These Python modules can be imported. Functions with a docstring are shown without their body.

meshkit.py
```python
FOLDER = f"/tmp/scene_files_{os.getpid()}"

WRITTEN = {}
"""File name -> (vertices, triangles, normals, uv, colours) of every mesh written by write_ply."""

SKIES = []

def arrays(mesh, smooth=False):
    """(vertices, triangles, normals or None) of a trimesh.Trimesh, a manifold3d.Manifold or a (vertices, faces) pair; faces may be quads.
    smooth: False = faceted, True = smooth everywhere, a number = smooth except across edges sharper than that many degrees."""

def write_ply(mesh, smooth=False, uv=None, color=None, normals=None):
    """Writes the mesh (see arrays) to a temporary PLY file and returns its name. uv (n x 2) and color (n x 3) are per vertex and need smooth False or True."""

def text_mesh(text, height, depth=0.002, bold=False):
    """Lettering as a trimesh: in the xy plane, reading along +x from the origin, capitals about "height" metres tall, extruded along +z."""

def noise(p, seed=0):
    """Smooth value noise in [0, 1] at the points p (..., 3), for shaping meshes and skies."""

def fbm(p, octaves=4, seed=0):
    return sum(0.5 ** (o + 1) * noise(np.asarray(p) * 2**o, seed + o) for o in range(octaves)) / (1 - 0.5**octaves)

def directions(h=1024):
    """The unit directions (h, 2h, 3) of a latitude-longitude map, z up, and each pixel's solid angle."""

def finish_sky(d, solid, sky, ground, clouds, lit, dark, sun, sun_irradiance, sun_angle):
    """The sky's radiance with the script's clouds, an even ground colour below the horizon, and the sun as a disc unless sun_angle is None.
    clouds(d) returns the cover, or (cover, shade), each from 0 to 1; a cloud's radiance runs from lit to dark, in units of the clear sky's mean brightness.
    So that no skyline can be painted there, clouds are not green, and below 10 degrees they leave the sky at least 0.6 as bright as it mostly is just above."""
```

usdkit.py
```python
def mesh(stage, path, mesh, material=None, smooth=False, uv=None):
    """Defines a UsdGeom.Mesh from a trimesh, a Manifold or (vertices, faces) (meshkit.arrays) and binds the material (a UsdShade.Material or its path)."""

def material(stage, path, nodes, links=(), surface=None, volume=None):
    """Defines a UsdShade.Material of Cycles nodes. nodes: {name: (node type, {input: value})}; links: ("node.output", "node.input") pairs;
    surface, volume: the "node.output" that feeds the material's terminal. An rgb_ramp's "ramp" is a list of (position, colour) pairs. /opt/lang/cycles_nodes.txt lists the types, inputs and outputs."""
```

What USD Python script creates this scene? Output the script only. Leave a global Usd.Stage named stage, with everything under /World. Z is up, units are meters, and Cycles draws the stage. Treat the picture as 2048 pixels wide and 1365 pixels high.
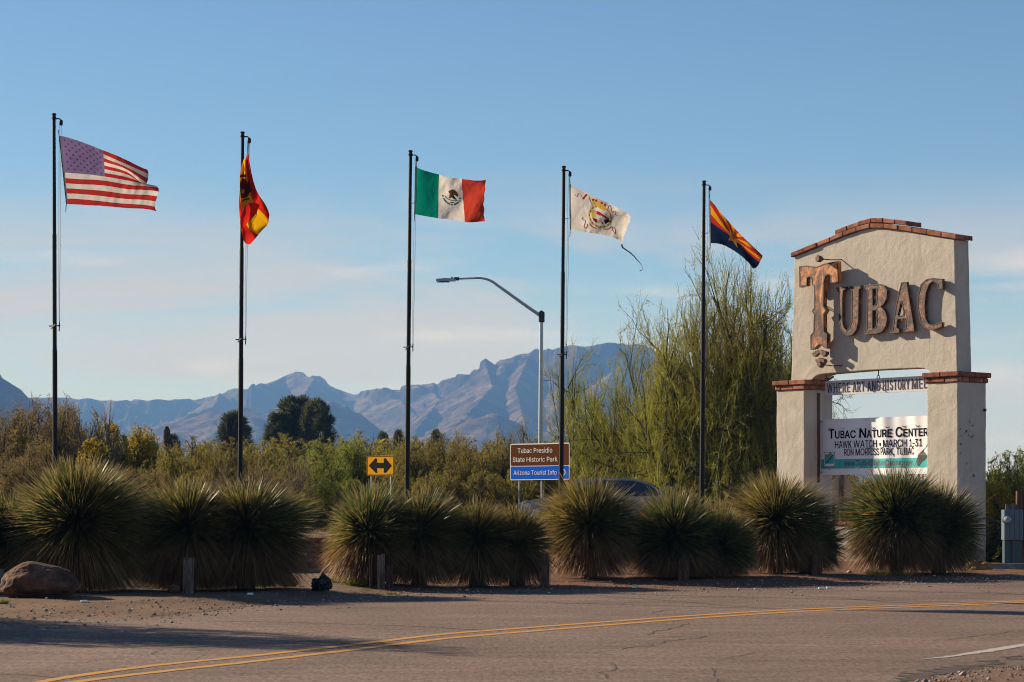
import math, random
import numpy as np, trimesh, shapely, usdkit, meshkit
from shapely.geometry import Polygon, LineString, Point, box as sbox
from shapely import affinity
from shapely.ops import unary_union
from scipy.interpolate import RectBivariateSpline, PchipInterpolator
from pxr import Usd, UsdGeom, UsdLux, UsdShade, Gf, Sdf

stage = Usd.Stage.CreateInMemory()
UsdGeom.SetStageUpAxis(stage, UsdGeom.Tokens.z)
UsdGeom.SetStageMetersPerUnit(stage, 1.0)
UsdGeom.Xform.Define(stage, '/World')
stage.SetDefaultPrim(stage.GetPrimAtPath('/World'))
UsdGeom.Scope.Define(stage, '/World/Looks')

# ---------------------------------------------------------------- camera, sky, sun, exposure
F, CX, HY, H = 4500.0, 1024.0, 1000.0, 1.6          # focal length in photo pixels, principal column, horizon row, eye height
cam = UsdGeom.Camera.Define(stage, '/World/camera')
cam.CreateHorizontalApertureAttr(36.0)
cam.CreateVerticalApertureAttr(36.0 * 682 / 1024)
cam.CreateFocalLengthAttr(36.0 * F / 2048)
cam.CreateVerticalApertureOffsetAttr(36.0 * (HY - 682.5) / 2048)
cam.CreateClippingRangeAttr(Gf.Vec2f(0.5, 60000))
UsdGeom.Xformable(cam).AddTranslateOp().Set(Gf.Vec3d(0, 0, H))
UsdGeom.Xformable(cam).AddRotateXOp().Set(90.0)
cam.CreateExposureAttr(0.95)

SUN_B, SUN_E = math.radians(30.0), math.radians(24.5)
SUN = np.array([-math.cos(SUN_B) * math.cos(SUN_E), math.sin(SUN_B) * math.cos(SUN_E), math.sin(SUN_E)])
sun = UsdLux.DistantLight.Define(stage, '/World/sun')
sun.CreateIntensityAttr(1.25)
sun.CreateAngleAttr(0.5)
sun.CreateColorAttr(Gf.Vec3f(1.0, 0.87, 0.70))
sun.CreateNormalizeAttr(True)
_q = Gf.Rotation(Gf.Vec3d(0, 0, 1), Gf.Vec3d(*map(float, SUN))).GetQuat()
UsdGeom.Xformable(sun).AddOrientOp().Set(Gf.Quatf(_q))
sky = UsdLux.DomeLight.Define(stage, '/World/sky')
sky.GetPrim().SetCustomDataByKey('kind', 'structure')
sky_mat = usdkit.material(stage, '/World/Looks/sky', {
    'tc': ('texture_coordinate', {}),
    'sky': ('sky_texture', {'sky_type': 'single_scattering', 'sun_disc': False, 'sun_elevation': SUN_E, 'sun_rotation': math.atan2(SUN[0], SUN[1]),
                            'altitude': 1000.0, 'air_density': 1.0, 'aerosol_density': 0.15, 'ozone_density': 5.5}),
    'xyz': ('separate_xyz', {}),
    'veilmap': ('mapping', {'scale': (2.6, 2.6, 15.0), 'location': (0.4, 0.0, 0.35), 'rotation': (0.0, 0.10, 0.0)}),
    'veil': ('noise_texture', {'scale': 1.0, 'detail': 9.0, 'roughness': 0.58, 'distortion': 0.9}),
    'veilr': ('map_range', {'from_min': 0.40, 'from_max': 0.60, 'to_min': 0.0, 'to_max': 0.95, 'clamp': True, 'range_type': 'smoothstep'}),
    'low': ('map_range', {'from_min': 0.090, 'from_max': 0.150, 'to_min': 1.0, 'to_max': 0.0, 'clamp': True, 'range_type': 'smoothstep'}),
    'vm': ('math', {'math_type': 'multiply'}),
    'puffmap': ('mapping', {'scale': (9.0, 9.0, 52.0), 'location': (2.3, 1.0, 0.0), 'rotation': (0.0, 0.05, 0.0)}),
    'puff': ('noise_texture', {'scale': 1.0, 'detail': 8.0, 'roughness': 0.55}),
    'puffr': ('map_range', {'from_min': 0.52, 'from_max': 0.72, 'to_min': 0.0, 'to_max': 0.7, 'clamp': True, 'range_type': 'smoothstep'}),
    'pm': ('math', {'math_type': 'multiply'}),
    'hor': ('map_range', {'from_min': 0.0, 'from_max': 0.105, 'to_min': 0.95, 'to_max': 0.0, 'clamp': True}), 'vmax': ('math', {'math_type': 'maximum'}),
    'm1': ('mix', {'mix_type': 'mix', 'color2': (5.15, 5.1, 5.4)}),
    'm2': ('mix', {'mix_type': 'mix', 'color2': (6.9, 6.5, 6.4)}),
    'bg': ('background_shader', {'strength': 0.0545}),
}, [('tc.generated', 'xyz.vector'), ('tc.generated', 'veilmap.vector'), ('tc.generated', 'puffmap.vector'), ('veilmap.vector', 'veil.vector'), ('puffmap.vector', 'puff.vector'),
    ('veil.fac', 'veilr.value'), ('puff.fac', 'puffr.value'), ('xyz.z', 'low.value'), ('veilr.result', 'vm.value1'), ('low.result', 'vm.value2'),
    ('puffr.result', 'pm.value1'), ('low.result', 'pm.value2'), ('sky.color', 'm1.color1'), ('vm.value', 'vmax.value1'), ('xyz.z', 'hor.value'), ('hor.result', 'vmax.value2'), ('vmax.value', 'm1.fac'), ('m1.color', 'm2.color1'), ('pm.value', 'm2.fac'), ('m2.color', 'bg.color')],
    surface='bg.background')
UsdShade.MaterialBindingAPI.Apply(sky.GetPrim()).Bind(sky_mat)

# ---------------------------------------------------------------- helpers
def P(px, py, Y):
    """the point of the place at distance Y that a pixel of the photograph shows"""
    return np.array([(px - CX) / F * Y, Y, H + (HY - py) / F * Y])
def XA(px, Y): return (px - CX) / F * Y
def ss(x, a, b):
    t = np.clip((np.asarray(x, float) - a) / (b - a), 0, 1)
    return t * t * (3 - 2 * t)

used = {}
def numbered(path):
    k = used.get(path, -1) + 1
    used[path] = k
    return path if k == 0 else f'{path}_{k:03d}'
ORIGIN = {}
def setdata(p, **kw):
    for k, v in kw.items():
        if v: p.SetCustomDataByKey(k, v)
def thing(name, label, cat, loc=(0, 0, 0), rotz=0, scale=None, group=None, kind=None):
    path = numbered('/World/' + name)
    x = UsdGeom.Xform.Define(stage, path)
    x.AddTranslateOp().Set(Gf.Vec3d(*map(float, loc)))
    if rotz: x.AddRotateZOp().Set(float(rotz))
    if scale is not None: x.AddScaleOp().Set(Gf.Vec3f(*map(float, scale)))
    setdata(x.GetPrim(), label=label, category=cat, group=group, kind=kind)
    ORIGIN[path] = np.array(loc, float)
    return path
def mv(m):
    if hasattr(m, 'to_mesh'):
        q = m.to_mesh(); return np.array(q.vert_properties[:, :3], float), np.array(q.tri_verts)
    if isinstance(m, trimesh.Trimesh): return np.array(m.vertices, float), np.array(m.faces)
    return np.asarray(m[0], float), np.asarray(m[1])
def part(name, mesh, mat, parent=None, smooth=False, label=None, kind=None, cat=None, group=None, uv=None, local=False):
    """one Mesh prim; meshes come in world coordinates and are stored about their thing's base (local=True: already there)"""
    path = numbered((parent or '/World') + '/' + name)
    v, f = mv(mesh)
    root = '/'.join(path.split('/')[:3])
    if root in ORIGIN and not local: v = v - ORIGIN[root]
    m = usdkit.mesh(stage, path, (v, f), MAT[mat], smooth=smooth, uv=uv)
    setdata(m.GetPrim(), label=label, kind=kind, category=cat, group=group)
    return path
def solo(name, mesh, mat, label, cat, loc, smooth=False, group=None):
    """a thing that is one mesh"""
    path = numbered('/World/' + name)
    v, f = mv(mesh)
    m = usdkit.mesh(stage, path, (v - np.array(loc, float), f), MAT[mat], smooth=smooth)
    m.AddTranslateOp().Set(Gf.Vec3d(*map(float, loc)))
    setdata(m.GetPrim(), label=label, category=cat, group=group)
    return path
def struct(name, mesh, mat, smooth=False, kind='structure', label=None):
    return part(name, mesh, mat, None, smooth, kind=kind, label=label)
def dup(src, name, label, cat, loc, rotz=0, scale=1.0, group=None):
    path = numbered('/World/' + name)
    x = UsdGeom.Xform.Define(stage, path)
    x.GetPrim().GetReferences().AddInternalReference(src)
    x.ClearXformOpOrder()
    x.AddTranslateOp().Set(Gf.Vec3d(*map(float, loc)))
    x.AddRotateZOp().Set(float(rotz))
    sc = (scale,) * 3 if np.ndim(scale) == 0 else scale
    x.AddScaleOp().Set(Gf.Vec3f(*map(float, sc)))
    x.SetXformOpOrder([UsdGeom.XformOp(x.GetPrim().GetAttribute('xformOp:' + n)) for n in ('translate', 'rotateZ', 'scale')])
    setdata(x.GetPrim(), label=label, category=cat, group=group)
    x.GetPrim().SetInstanceable(True)
    return path

def cat_mesh(*ms):
    vs, fs, o = [], [], 0
    for m in ms:
        v, f = mv(m)
        vs.append(v); fs.append(f + o); o += len(v)
    return np.concatenate(vs), np.concatenate(fs)
def bx(x0, x1, y0, y1, z0, z1):
    return trimesh.creation.box(bounds=[[x0, y0, z0], [x1, y1, z1]])
def bbox(x0, x1, y0, y1, z0, z1, b=0.01):
    """box with chamfered edges"""
    pts = []
    for i, (a0, a1) in enumerate(((x0, x1), (y0, y1), (z0, z1))): pass
    for sx in (0, 1):
        for sy in (0, 1):
            for sz in (0, 1):
                c = np.array([(x0, x1)[sx], (y0, y1)[sy], (z0, z1)[sz]], float)
                s = np.array([1 - 2 * sx, 1 - 2 * sy, 1 - 2 * sz]) * b
                for k in range(3):
                    q = c + s; q[k] = c[k]; pts.append(q)
    return trimesh.convex.convex_hull(np.array(pts))
def lathe(p0, prof, n=16, axis=(0, 0, 1)):
    """prof: (radius, height) pairs"""
    prof = np.array(prof, float); a = np.arange(n) * 2 * np.pi / n
    ax = np.array(axis, float); ax /= np.linalg.norm(ax)
    r = np.array([1., 0, 0]) if abs(ax[0]) < .9 else np.array([0, 1., 0])
    u = np.cross(ax, r); u /= np.linalg.norm(u); w = np.cross(ax, u)
    ring = np.cos(a)[:, None] * u + np.sin(a)[:, None] * w
    v = np.concatenate([np.array(p0) + h * ax + rr * ring for rr, h in prof]); f = []
    for i in range(len(prof) - 1):
        for j in range(n):
            k = (j + 1) % n; A, B, C, D = i * n + j, i * n + k, (i + 1) * n + k, (i + 1) * n + j
            f += [(A, C, B), (A, D, C)]
    o = len(v); v = np.concatenate([v, [np.array(p0) + prof[0, 1] * ax, np.array(p0) + prof[-1, 1] * ax]])
    for j in range(n):
        k = (j + 1) % n
        f += [(o, j, k), (o + 1, (len(prof) - 1) * n + k, (len(prof) - 1) * n + j)]
    return v, np.array(f)
def tubes(pts, r, sides=5):
    """pts (N,k,3) polylines, r (N,k) radii -> one mesh"""
    pts = np.asarray(pts, float); N, k, _ = pts.shape; r = np.broadcast_to(r, (N, k))
    t = np.gradient(pts, axis=1); t /= np.linalg.norm(t, axis=2, keepdims=True) + 1e-12
    ref = np.where(np.abs(t[:, :1, 2:3]) < .8, np.array([0, 0, 1.]), np.array([1., 0, 0])); ref = np.broadcast_to(ref, t.shape)
    u = np.cross(t, ref); u /= np.linalg.norm(u, axis=2, keepdims=True) + 1e-12; w = np.cross(t, u)
    a = np.arange(sides) * 2 * np.pi / sides
    v = pts[:, :, None] + r[:, :, None, None] * (np.cos(a)[:, None] * u[:, :, None] + np.sin(a)[:, None] * w[:, :, None])
    base = (np.arange(N)[:, None, None] * k + np.arange(k - 1)[None, :, None]) * sides
    j = np.arange(sides); q = (j + 1) % sides
    A, B, C, D = base + j, base + q, base + sides + q, base + sides + j
    f = np.stack([np.stack([A, B, C], -1), np.stack([A, C, D], -1)], -2).reshape(-1, 3)
    caps = []
    for e in (0, k - 1):
        for i in range(1, sides - 1):
            c0 = (np.arange(N) * k + e) * sides
            caps.append(np.stack([c0, c0 + (i + 1 if e == 0 else i), c0 + (i if e == 0 else i + 1)], -1))
    return v.reshape(-1, 3), np.concatenate([f] + caps)
def tube(pts, r, sides=8):
    pts = np.asarray(pts, float)
    return tubes(pts[None], np.broadcast_to(r, len(pts))[None], sides)
def icorock(seed, c, size, rough=.28, sub=4, freq=1.4):
    m = trimesh.creation.icosphere(subdivisions=sub); v = m.vertices.copy()
    n = meshkit.fbm(v * freq + seed * 7.1, 5, seed) - .5
    n2 = np.abs(meshkit.fbm(v * freq * .7 + seed * 3.3, 3, seed + 9) - .5)
    v = v * (1 + rough * 2 * n - rough * n2)[:, None] * np.array(size)
    v[:, 2] = np.maximum(v[:, 2], -.55 * size[2])
    return v + np.array(c), m.faces
def nrm(v): return v / (np.linalg.norm(v, axis=-1, keepdims=True) + 1e-12)

# ---------------------------------------------------------------- materials
MAT = {}
ALB = .74            # the daylight is strong: surfaces are a little darker than they look
def dim(c, k=None): return tuple(x * (ALB if k is None else k) for x in c)
def mk(name, nodes, links, surface='p.BSDF', volume=None):
    MAT[name] = usdkit.material(stage, '/World/Looks/' + name, nodes, links, surface=surface, volume=volume)
def plain(name, c, rough=.5, metal=0., spec=.5):
    mk(name, {'p': ('principled_bsdf', {'base_color': c if metal > .2 else dim(c), 'roughness': rough, 'metallic': metal, 'specular_ior_level': spec})}, [])
def noisy(name, stops, scale, rough=.8, bump=0., bscale=20., detail=8., bdist=.02, spec=.3, vec=(1, 1, 1), bevel=0., metal=0., rand=0., dist=0., contrast=(.3, .7)):
    """colour from noise about the place, optional relief"""
    n = {'g': ('geometry', {}), 'm': ('mapping', {'scale': vec}), 'n': ('noise_texture', {'scale': scale, 'detail': detail, 'roughness': .6, 'distortion': dist}),
         'r': ('map_range', {'from_min': contrast[0], 'from_max': contrast[1], 'to_min': 0., 'to_max': 1., 'clamp': True}),
         'c': ('rgb_ramp', {'ramp': [(a, dim(c)) for a, c in stops]}), 'p': ('principled_bsdf', {'roughness': rough, 'specular_ior_level': spec, 'metallic': metal})}
    l = [('g.position', 'm.vector'), ('m.vector', 'n.vector'), ('n.fac', 'r.value'), ('r.result', 'c.fac')]
    col = 'c.color'
    if rand:
        n['h'] = ('hsv', {}); n['rv'] = ('map_range', {'from_min': 0., 'from_max': 1., 'to_min': 1 - rand, 'to_max': 1 + rand})
        n['oi'] = ('object_info', {})
        l += [('oi.random', 'rv.value'), ('rv.result', 'h.value'), ('c.color', 'h.color')]; col = 'h.color'
    l.append((col, 'p.base_color'))
    if bump:
        n['bn'] = ('noise_texture', {'scale': bscale, 'detail': 6., 'roughness': .6}); n['b'] = ('bump', {'strength': bump, 'distance': bdist})
        l += [('g.position', 'bn.vector'), ('bn.fac', 'b.height'), ('b.normal', 'p.normal')]
        if bevel:
            n['bv'] = ('bevel', {'radius': bevel, 'samples': 4}); l.append(('bv.bevel', 'b.normal'))
    elif bevel:
        n['bv'] = ('bevel', {'radius': bevel, 'samples': 4}); l.append(('bv.bevel', 'p.normal'))
    mk(name, n, l)
def leafy(name, stops, trans=.35, rough=.6, spec=.2, tip=None, gloss=0.):
    """blades and leaves: st.x tells one from another, st.y runs from base to tip"""
    n = {'uv': ('texture_coordinate', {}), 'x': ('separate_xyz', {}), 'c': ('rgb_ramp', {'ramp': stops}),
         'p': ('principled_bsdf', {'roughness': rough, 'specular_ior_level': spec}), 't': ('translucent_bsdf', {}), 's': ('mix_closure', {'fac': trans})}
    l = [('uv.UV', 'x.vector'), ('x.x', 'c.fac'), ('p.BSDF', 's.closure1'), ('t.BSDF', 's.closure2')]
    col = 'c.color'
    if tip:
        n['tr'] = ('map_range', {'from_min': tip[1], 'from_max': 1.0, 'to_min': 0., 'to_max': 1., 'clamp': True}); n['tm'] = ('mix', {'color2': tip[0]})
        l += [('x.y', 'tr.value'), ('tr.result', 'tm.fac'), (col, 'tm.color1')]; col = 'tm.color'
    l += [(col, 'p.base_color'), (col, 't.color')]
    mk(name, n, l, surface='s.closure')
def cloth(name, c, trans=.45):
    mk(name, {'g': ('geometry', {}), 'n': ('noise_texture', {'scale': 5., 'detail': 4.}), 'r': ('map_range', {'from_min': .3, 'from_max': .7, 'to_min': .88, 'to_max': 1.08}),
              'h': ('hsv', {'color': dim(c, .86)}), 'd': ('principled_bsdf', {'roughness': .8, 'specular_ior_level': .15}), 't': ('translucent_bsdf', {}), 's': ('mix_closure', {'fac': trans})},
       [('g.position', 'n.vector'), ('n.fac', 'r.value'), ('r.result', 'h.value'), ('h.color', 'd.base_color'), ('h.color', 't.color'), ('d.BSDF', 's.closure1'), ('t.BSDF', 's.closure2')], surface='s.closure')

# ---------------------------------------------------------------- ground, road
def gp(px, py):
    Y = H * F / (py - HY); return (px - CX) / F * Y, Y
_far = np.array([(-60, 10), (-20, 24)] + [gp(*q) for q in ((-600, 1262), (0, 1240), (250, 1238), (450, 1222), (560, 1208), (700, 1198), (900, 1183), (1100, 1180), (1350, 1178), (1600, 1174), (1800, 1168), (2048, 1158), (2600, 1145))] + [(40, 75), (90, 120)])
_near = np.array([(-60, -30), (-10, 4), (0, 14), (2.2, 17.9), (3.3, 19.3), (4.05, 20.7), (5.4, 22.4), (12, 31), (40, 60), (90, 104)])
far_y, near_y = PchipInterpolator(_far[:, 0], _far[:, 1]), PchipInterpolator(_near[:, 0], _near[:, 1])
def yfar(X): return far_y(np.clip(X, -60, 90))
def ynear(X): return near_y(np.clip(X, -60, 90))
WALL_Y = 46.2
def hfun(X, Y, fine=True):
    X, Y = np.asarray(X, float), np.asarray(Y, float)
    q = np.stack([X, Y, 0 * X], -1)
    wob = (meshkit.fbm(q * 1.1, 4, 3) - .5) * .9
    d = (Y - yfar(X)) * .85 + wob; dn = (ynear(X) - Y) * .6 + wob * .8
    z = -.03 + .045 * ss(d, -.25, .4) + .045 * ss(dn, -.15, .35)
    z = z + .085 * ss(d, .4, 3.2) * (1 - .5 * ss(X, 5, 8))
    z = z + .70 * ss(Y, WALL_Y + .12, WALL_Y + .3) * (1 - ss(X, -2.6, -1.6)) * (1 - ss(Y, 50, 57)) * ss(X, -12, -10)
    z = z + .58 * ss(Y, 49, 58) * (1 - ss(X, 5.0, 6.3) * (1 - ss(Y, 61, 69)))
    if fine: z = z + (meshkit.fbm(q * 2.3, 4, 5) - .5) * .07 * ss(np.maximum(d, dn), .3, 1.2)
    return z
def hz(X, Y): return float(hfun(np.array([X]), np.array([Y]))[0])

def grid_mesh(xs, ys, zf):
    X, Y = np.meshgrid(xs, ys, indexing='ij'); Z = zf(X, Y); n, m = X.shape
    v = np.stack([X, Y, Z], -1).reshape(-1, 3); i = np.arange((n - 1) * m).reshape(n - 1, m)[:, :-1].ravel()
    return v, np.concatenate([np.stack([i, i + m, i + m + 1], -1), np.stack([i, i + m + 1, i + 1], -1)])
_g = np.concatenate([np.geomspace(26, 8800, 46)])
xs = np.concatenate([-_g[::-1], np.arange(-25.6, 25.7, .2), _g])
ys = np.concatenate([-np.geomspace(1, 8800, 30)[::-1], np.arange(0, 15, 1.), np.arange(15, 50, .16), np.arange(50, 75, .5), np.geomspace(76, 8800, 50)])

def gnode():
    n = {'g': ('geometry', {}), 'x': ('separate_xyz', {}),
         'n1': ('noise_texture', {'scale': .55, 'detail': 6., 'roughness': .6}), 'n2': ('noise_texture', {'scale': 26., 'detail': 5., 'roughness': .7}), 'n3': ('voronoi_texture', {'scale': 22.}),
         'c1': ('rgb_ramp', {'ramp': [(.3, (.130, .080, .052)), (.5, (.172, .108, .072)), (.7, (.215, .143, .100))]}),
         'c2': ('rgb_ramp', {'ramp': [(.25, (.07, .030, .017)), (.5, (.17, .074, .042)), (.75, (.26, .135, .080))]}),
         'mx': ('map_range', {'from_min': -1.5, 'from_max': 1.5, 'to_min': 0., 'to_max': .8, 'clamp': True}), 'my': ('map_range', {'from_min': 29., 'from_max': 33., 'to_min': 0., 'to_max': 1., 'clamp': True}), 'mxy': ('math', {'math_type': 'multiply'}), 'mix': ('mix', {}),
         'gr': ('map_range', {'from_min': .25, 'from_max': .75, 'to_min': .55, 'to_max': 1.4}), 'h': ('hsv', {}),
         'farm': ('map_range', {'from_min': 66., 'from_max': 130., 'to_min': 0., 'to_max': .8, 'clamp': True}), 'fm': ('mix', {'color2': (.085, .072, .034)}),
         'b': ('bump', {'strength': .9, 'distance': .03}), 'p': ('principled_bsdf', {'roughness': .95, 'specular_ior_level': .15})}
    l = [('g.position', 'x.vector'), ('g.position', 'n1.vector'), ('g.position', 'n2.vector'), ('g.position', 'n3.vector'), ('n1.fac', 'c1.fac'), ('n2.fac', 'c2.fac'), ('x.x', 'mx.value'), ('mx.result', 'mxy.value1'), ('x.y', 'my.value'), ('my.result', 'mxy.value2'), ('mxy.value', 'mix.fac'),
         ('c1.color', 'mix.color1'), ('c2.color', 'mix.color2'), ('n2.fac', 'gr.value'), ('gr.result', 'h.value'), ('mix.color', 'h.color'), ('x.y', 'farm.value'), ('farm.result', 'fm.fac'), ('h.color', 'fm.color1'), ('fm.color', 'p.base_color'),
         ('n2.fac', 'b.height'), ('b.normal', 'p.normal')]
    mk('dirt', n, l)
gnode()
struct('ground', grid_mesh(xs, ys, hfun), 'dirt', smooth=True)

mk('asphalt', {'g': ('geometry', {}), 'n1': ('noise_texture', {'scale': .35, 'detail': 5., 'roughness': .6}), 'n2': ('noise_texture', {'scale': 55., 'detail': 3., 'roughness': .8}),
               'mp': ('mapping', {'scale': (.25, 1.6, 1.), 'rotation': (0, 0, -.62)}), 'n4': ('noise_texture', {'scale': 1.2, 'detail': 6., 'roughness': .65}),
               'c': ('rgb_ramp', {'ramp': [(.28, (.124, .081, .060)), (.5, (.163, .108, .081)), (.72, (.203, .138, .106))]}),
               'r2': ('map_range', {'from_min': .3, 'from_max': .7, 'to_min': .62, 'to_max': 1.38}), 'r4': ('map_range', {'from_min': .3, 'from_max': .7, 'to_min': .76, 'to_max': 1.16}), 'mp5': ('mapping', {'scale': (20., 5., 1.)}), 'n5': ('noise_texture', {'scale': 1., 'detail': 3., 'roughness': .8}), 'r5': ('map_range', {'from_min': .3, 'from_max': .7, 'to_min': .50, 'to_max': 1.56}), 'm5': ('math', {'math_type': 'multiply'}), 'mm': ('math', {'math_type': 'multiply'}), 'h': ('hsv', {}),
               'b': ('bump', {'strength': .7, 'distance': .012}), 'p': ('principled_bsdf', {'roughness': .85, 'specular_ior_level': .25})},
   [('g.position', 'n1.vector'), ('g.position', 'n2.vector'), ('g.position', 'mp.vector'), ('mp.vector', 'n4.vector'), ('n1.fac', 'c.fac'), ('n2.fac', 'r2.value'), ('n4.fac', 'r4.value'), ('r2.result', 'mm.value1'), ('r4.result', 'mm.value2'), ('g.position', 'mp5.vector'), ('mp5.vector', 'n5.vector'), ('n5.fac', 'r5.value'), ('mm.value', 'm5.value1'), ('r5.result', 'm5.value2'), ('m5.value', 'h.value'), ('c.color', 'h.color'), ('h.color', 'p.base_color'),
    ('n2.fac', 'b.height'), ('b.normal', 'p.normal')])
def strip(X, y0, y1, z, ny=2):
    v = np.concatenate([np.stack([X, y0 + (y1 - y0) * k / (ny - 1), 0 * X + z], -1) for k in range(ny)]); n = len(X); f = []
    for k in range(ny - 1):
        i = k * n + np.arange(n - 1)
        f.append(np.concatenate([np.stack([i, i + 1, i + n + 1], -1), np.stack([i, i + n + 1, i + n], -1)]))
    return v, np.concatenate(f)
_x = np.linspace(-58, 88, 500)
ROAD = struct('road', strip(_x, ynear(_x) - .9, yfar(_x) + .9, 0.0, 12), 'asphalt')

# painted lines, worn at the edges
def worn(name, stops, scale, under):
    mk(name, {'g': ('geometry', {}), 'n': ('noise_texture', {'scale': scale, 'detail': 7., 'roughness': .75}), 'n2': ('noise_texture', {'scale': 60., 'detail': 3.}),
              'c': ('rgb_ramp', {'ramp': stops}), 'r': ('map_range', {'from_min': .60, 'from_max': .70, 'to_min': 0., 'to_max': .6, 'clamp': True}), 'm': ('mix', {'color2': under}),
              'p': ('principled_bsdf', {'roughness': .75, 'specular_ior_level': .25})},
       [('g.position', 'n.vector'), ('g.position', 'n2.vector'), ('n2.fac', 'c.fac'), ('n.fac', 'r.value'), ('r.result', 'm.fac'), ('c.color', 'm.color1'), ('m.color', 'p.base_color')])
worn('yellow_paint', [(.3, (.36, .17, .032)), (.7, (.50, .25, .050))], 9., (.15, .105, .075))
worn('white_paint', [(.3, (.31, .27, .24)), (.7, (.43, .38, .34))], 6., (.155, .115, .095))
def ribbon(pts, w, z, seed=0, rag=.0, n=260):
    pts = np.array(pts, float); t = np.r_[0, np.cumsum(np.linalg.norm(np.diff(pts, axis=0), axis=1))]; u = np.linspace(0, t[-1], n)
    c = np.stack([PchipInterpolator(t, pts[:, k])(u) for k in (0, 1)], -1)
    d = nrm(np.gradient(c, axis=0)); nn = np.stack([-d[:, 1], d[:, 0]], -1)
    w = np.interp(u / t[-1], np.linspace(0, 1, len(np.atleast_1d(w))), np.atleast_1d(w))[:, None] * np.ones((n, 2)) / 2
    if rag:
        q = np.stack([u, 0 * u, 0 * u], -1)
        w = w + rag * np.stack([meshkit.fbm(q * 9, 3, seed) - .5, meshkit.fbm(q * 9, 3, seed + 5) - .5], -1)
    v = np.concatenate([np.c_[c + nn * w[:, :1], np.full(n, z)], np.c_[c - nn * w[:, 1:], np.full(n, z)]]); i = np.arange(n - 1)
    return v, np.concatenate([np.stack([i, i + n + 1, i + 1], -1), np.stack([i, i + n, i + n + 1], -1)])
# the double yellow line, from the left foreground away to the right
_c1 = [gp(x, y) for x, y in ((60, 1369), (120, 1358), (300, 1333), (500, 1313), (700, 1291), (900, 1268), (1024, 1258.5), (1200, 1245.5), (1400, 1231), (1600, 1219.5), (1720, 1214.5), (1900, 1208.5), (2048, 1202.5), (2300, 1193))]
_c2 = [gp(x, y) for x, y in ((60, 1380), (150, 1365), (300, 1346.5), (500, 1324.5), (700, 1301), (900, 1277), (1024, 1266.5), (1200, 1252), (1400, 1236.5), (1600, 1224), (1720, 1218.5), (1900, 1212), (2048, 1205.8), (2300, 1196))]
struct('center_line', ribbon(_c1, [.14, .17, .19], .004, 1, .035, 900), 'yellow_paint', label='far stripe of the double yellow line along the road')
struct('center_line', ribbon(_c2, [.14, .17, .19], .004, 2, .035, 900), 'yellow_paint', label='near stripe of the double yellow line along the road')
struct('edge_line', ribbon([gp(x, y) for x, y in ((1832, 1320.5), (1880, 1316), (1930, 1309.5), (1985, 1301), (2060, 1289), (2200, 1270))], [.03, .17, .16, .13], .004, 3, .06, 200), 'white_paint', label='worn white edge stripe at the lower right')
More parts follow.
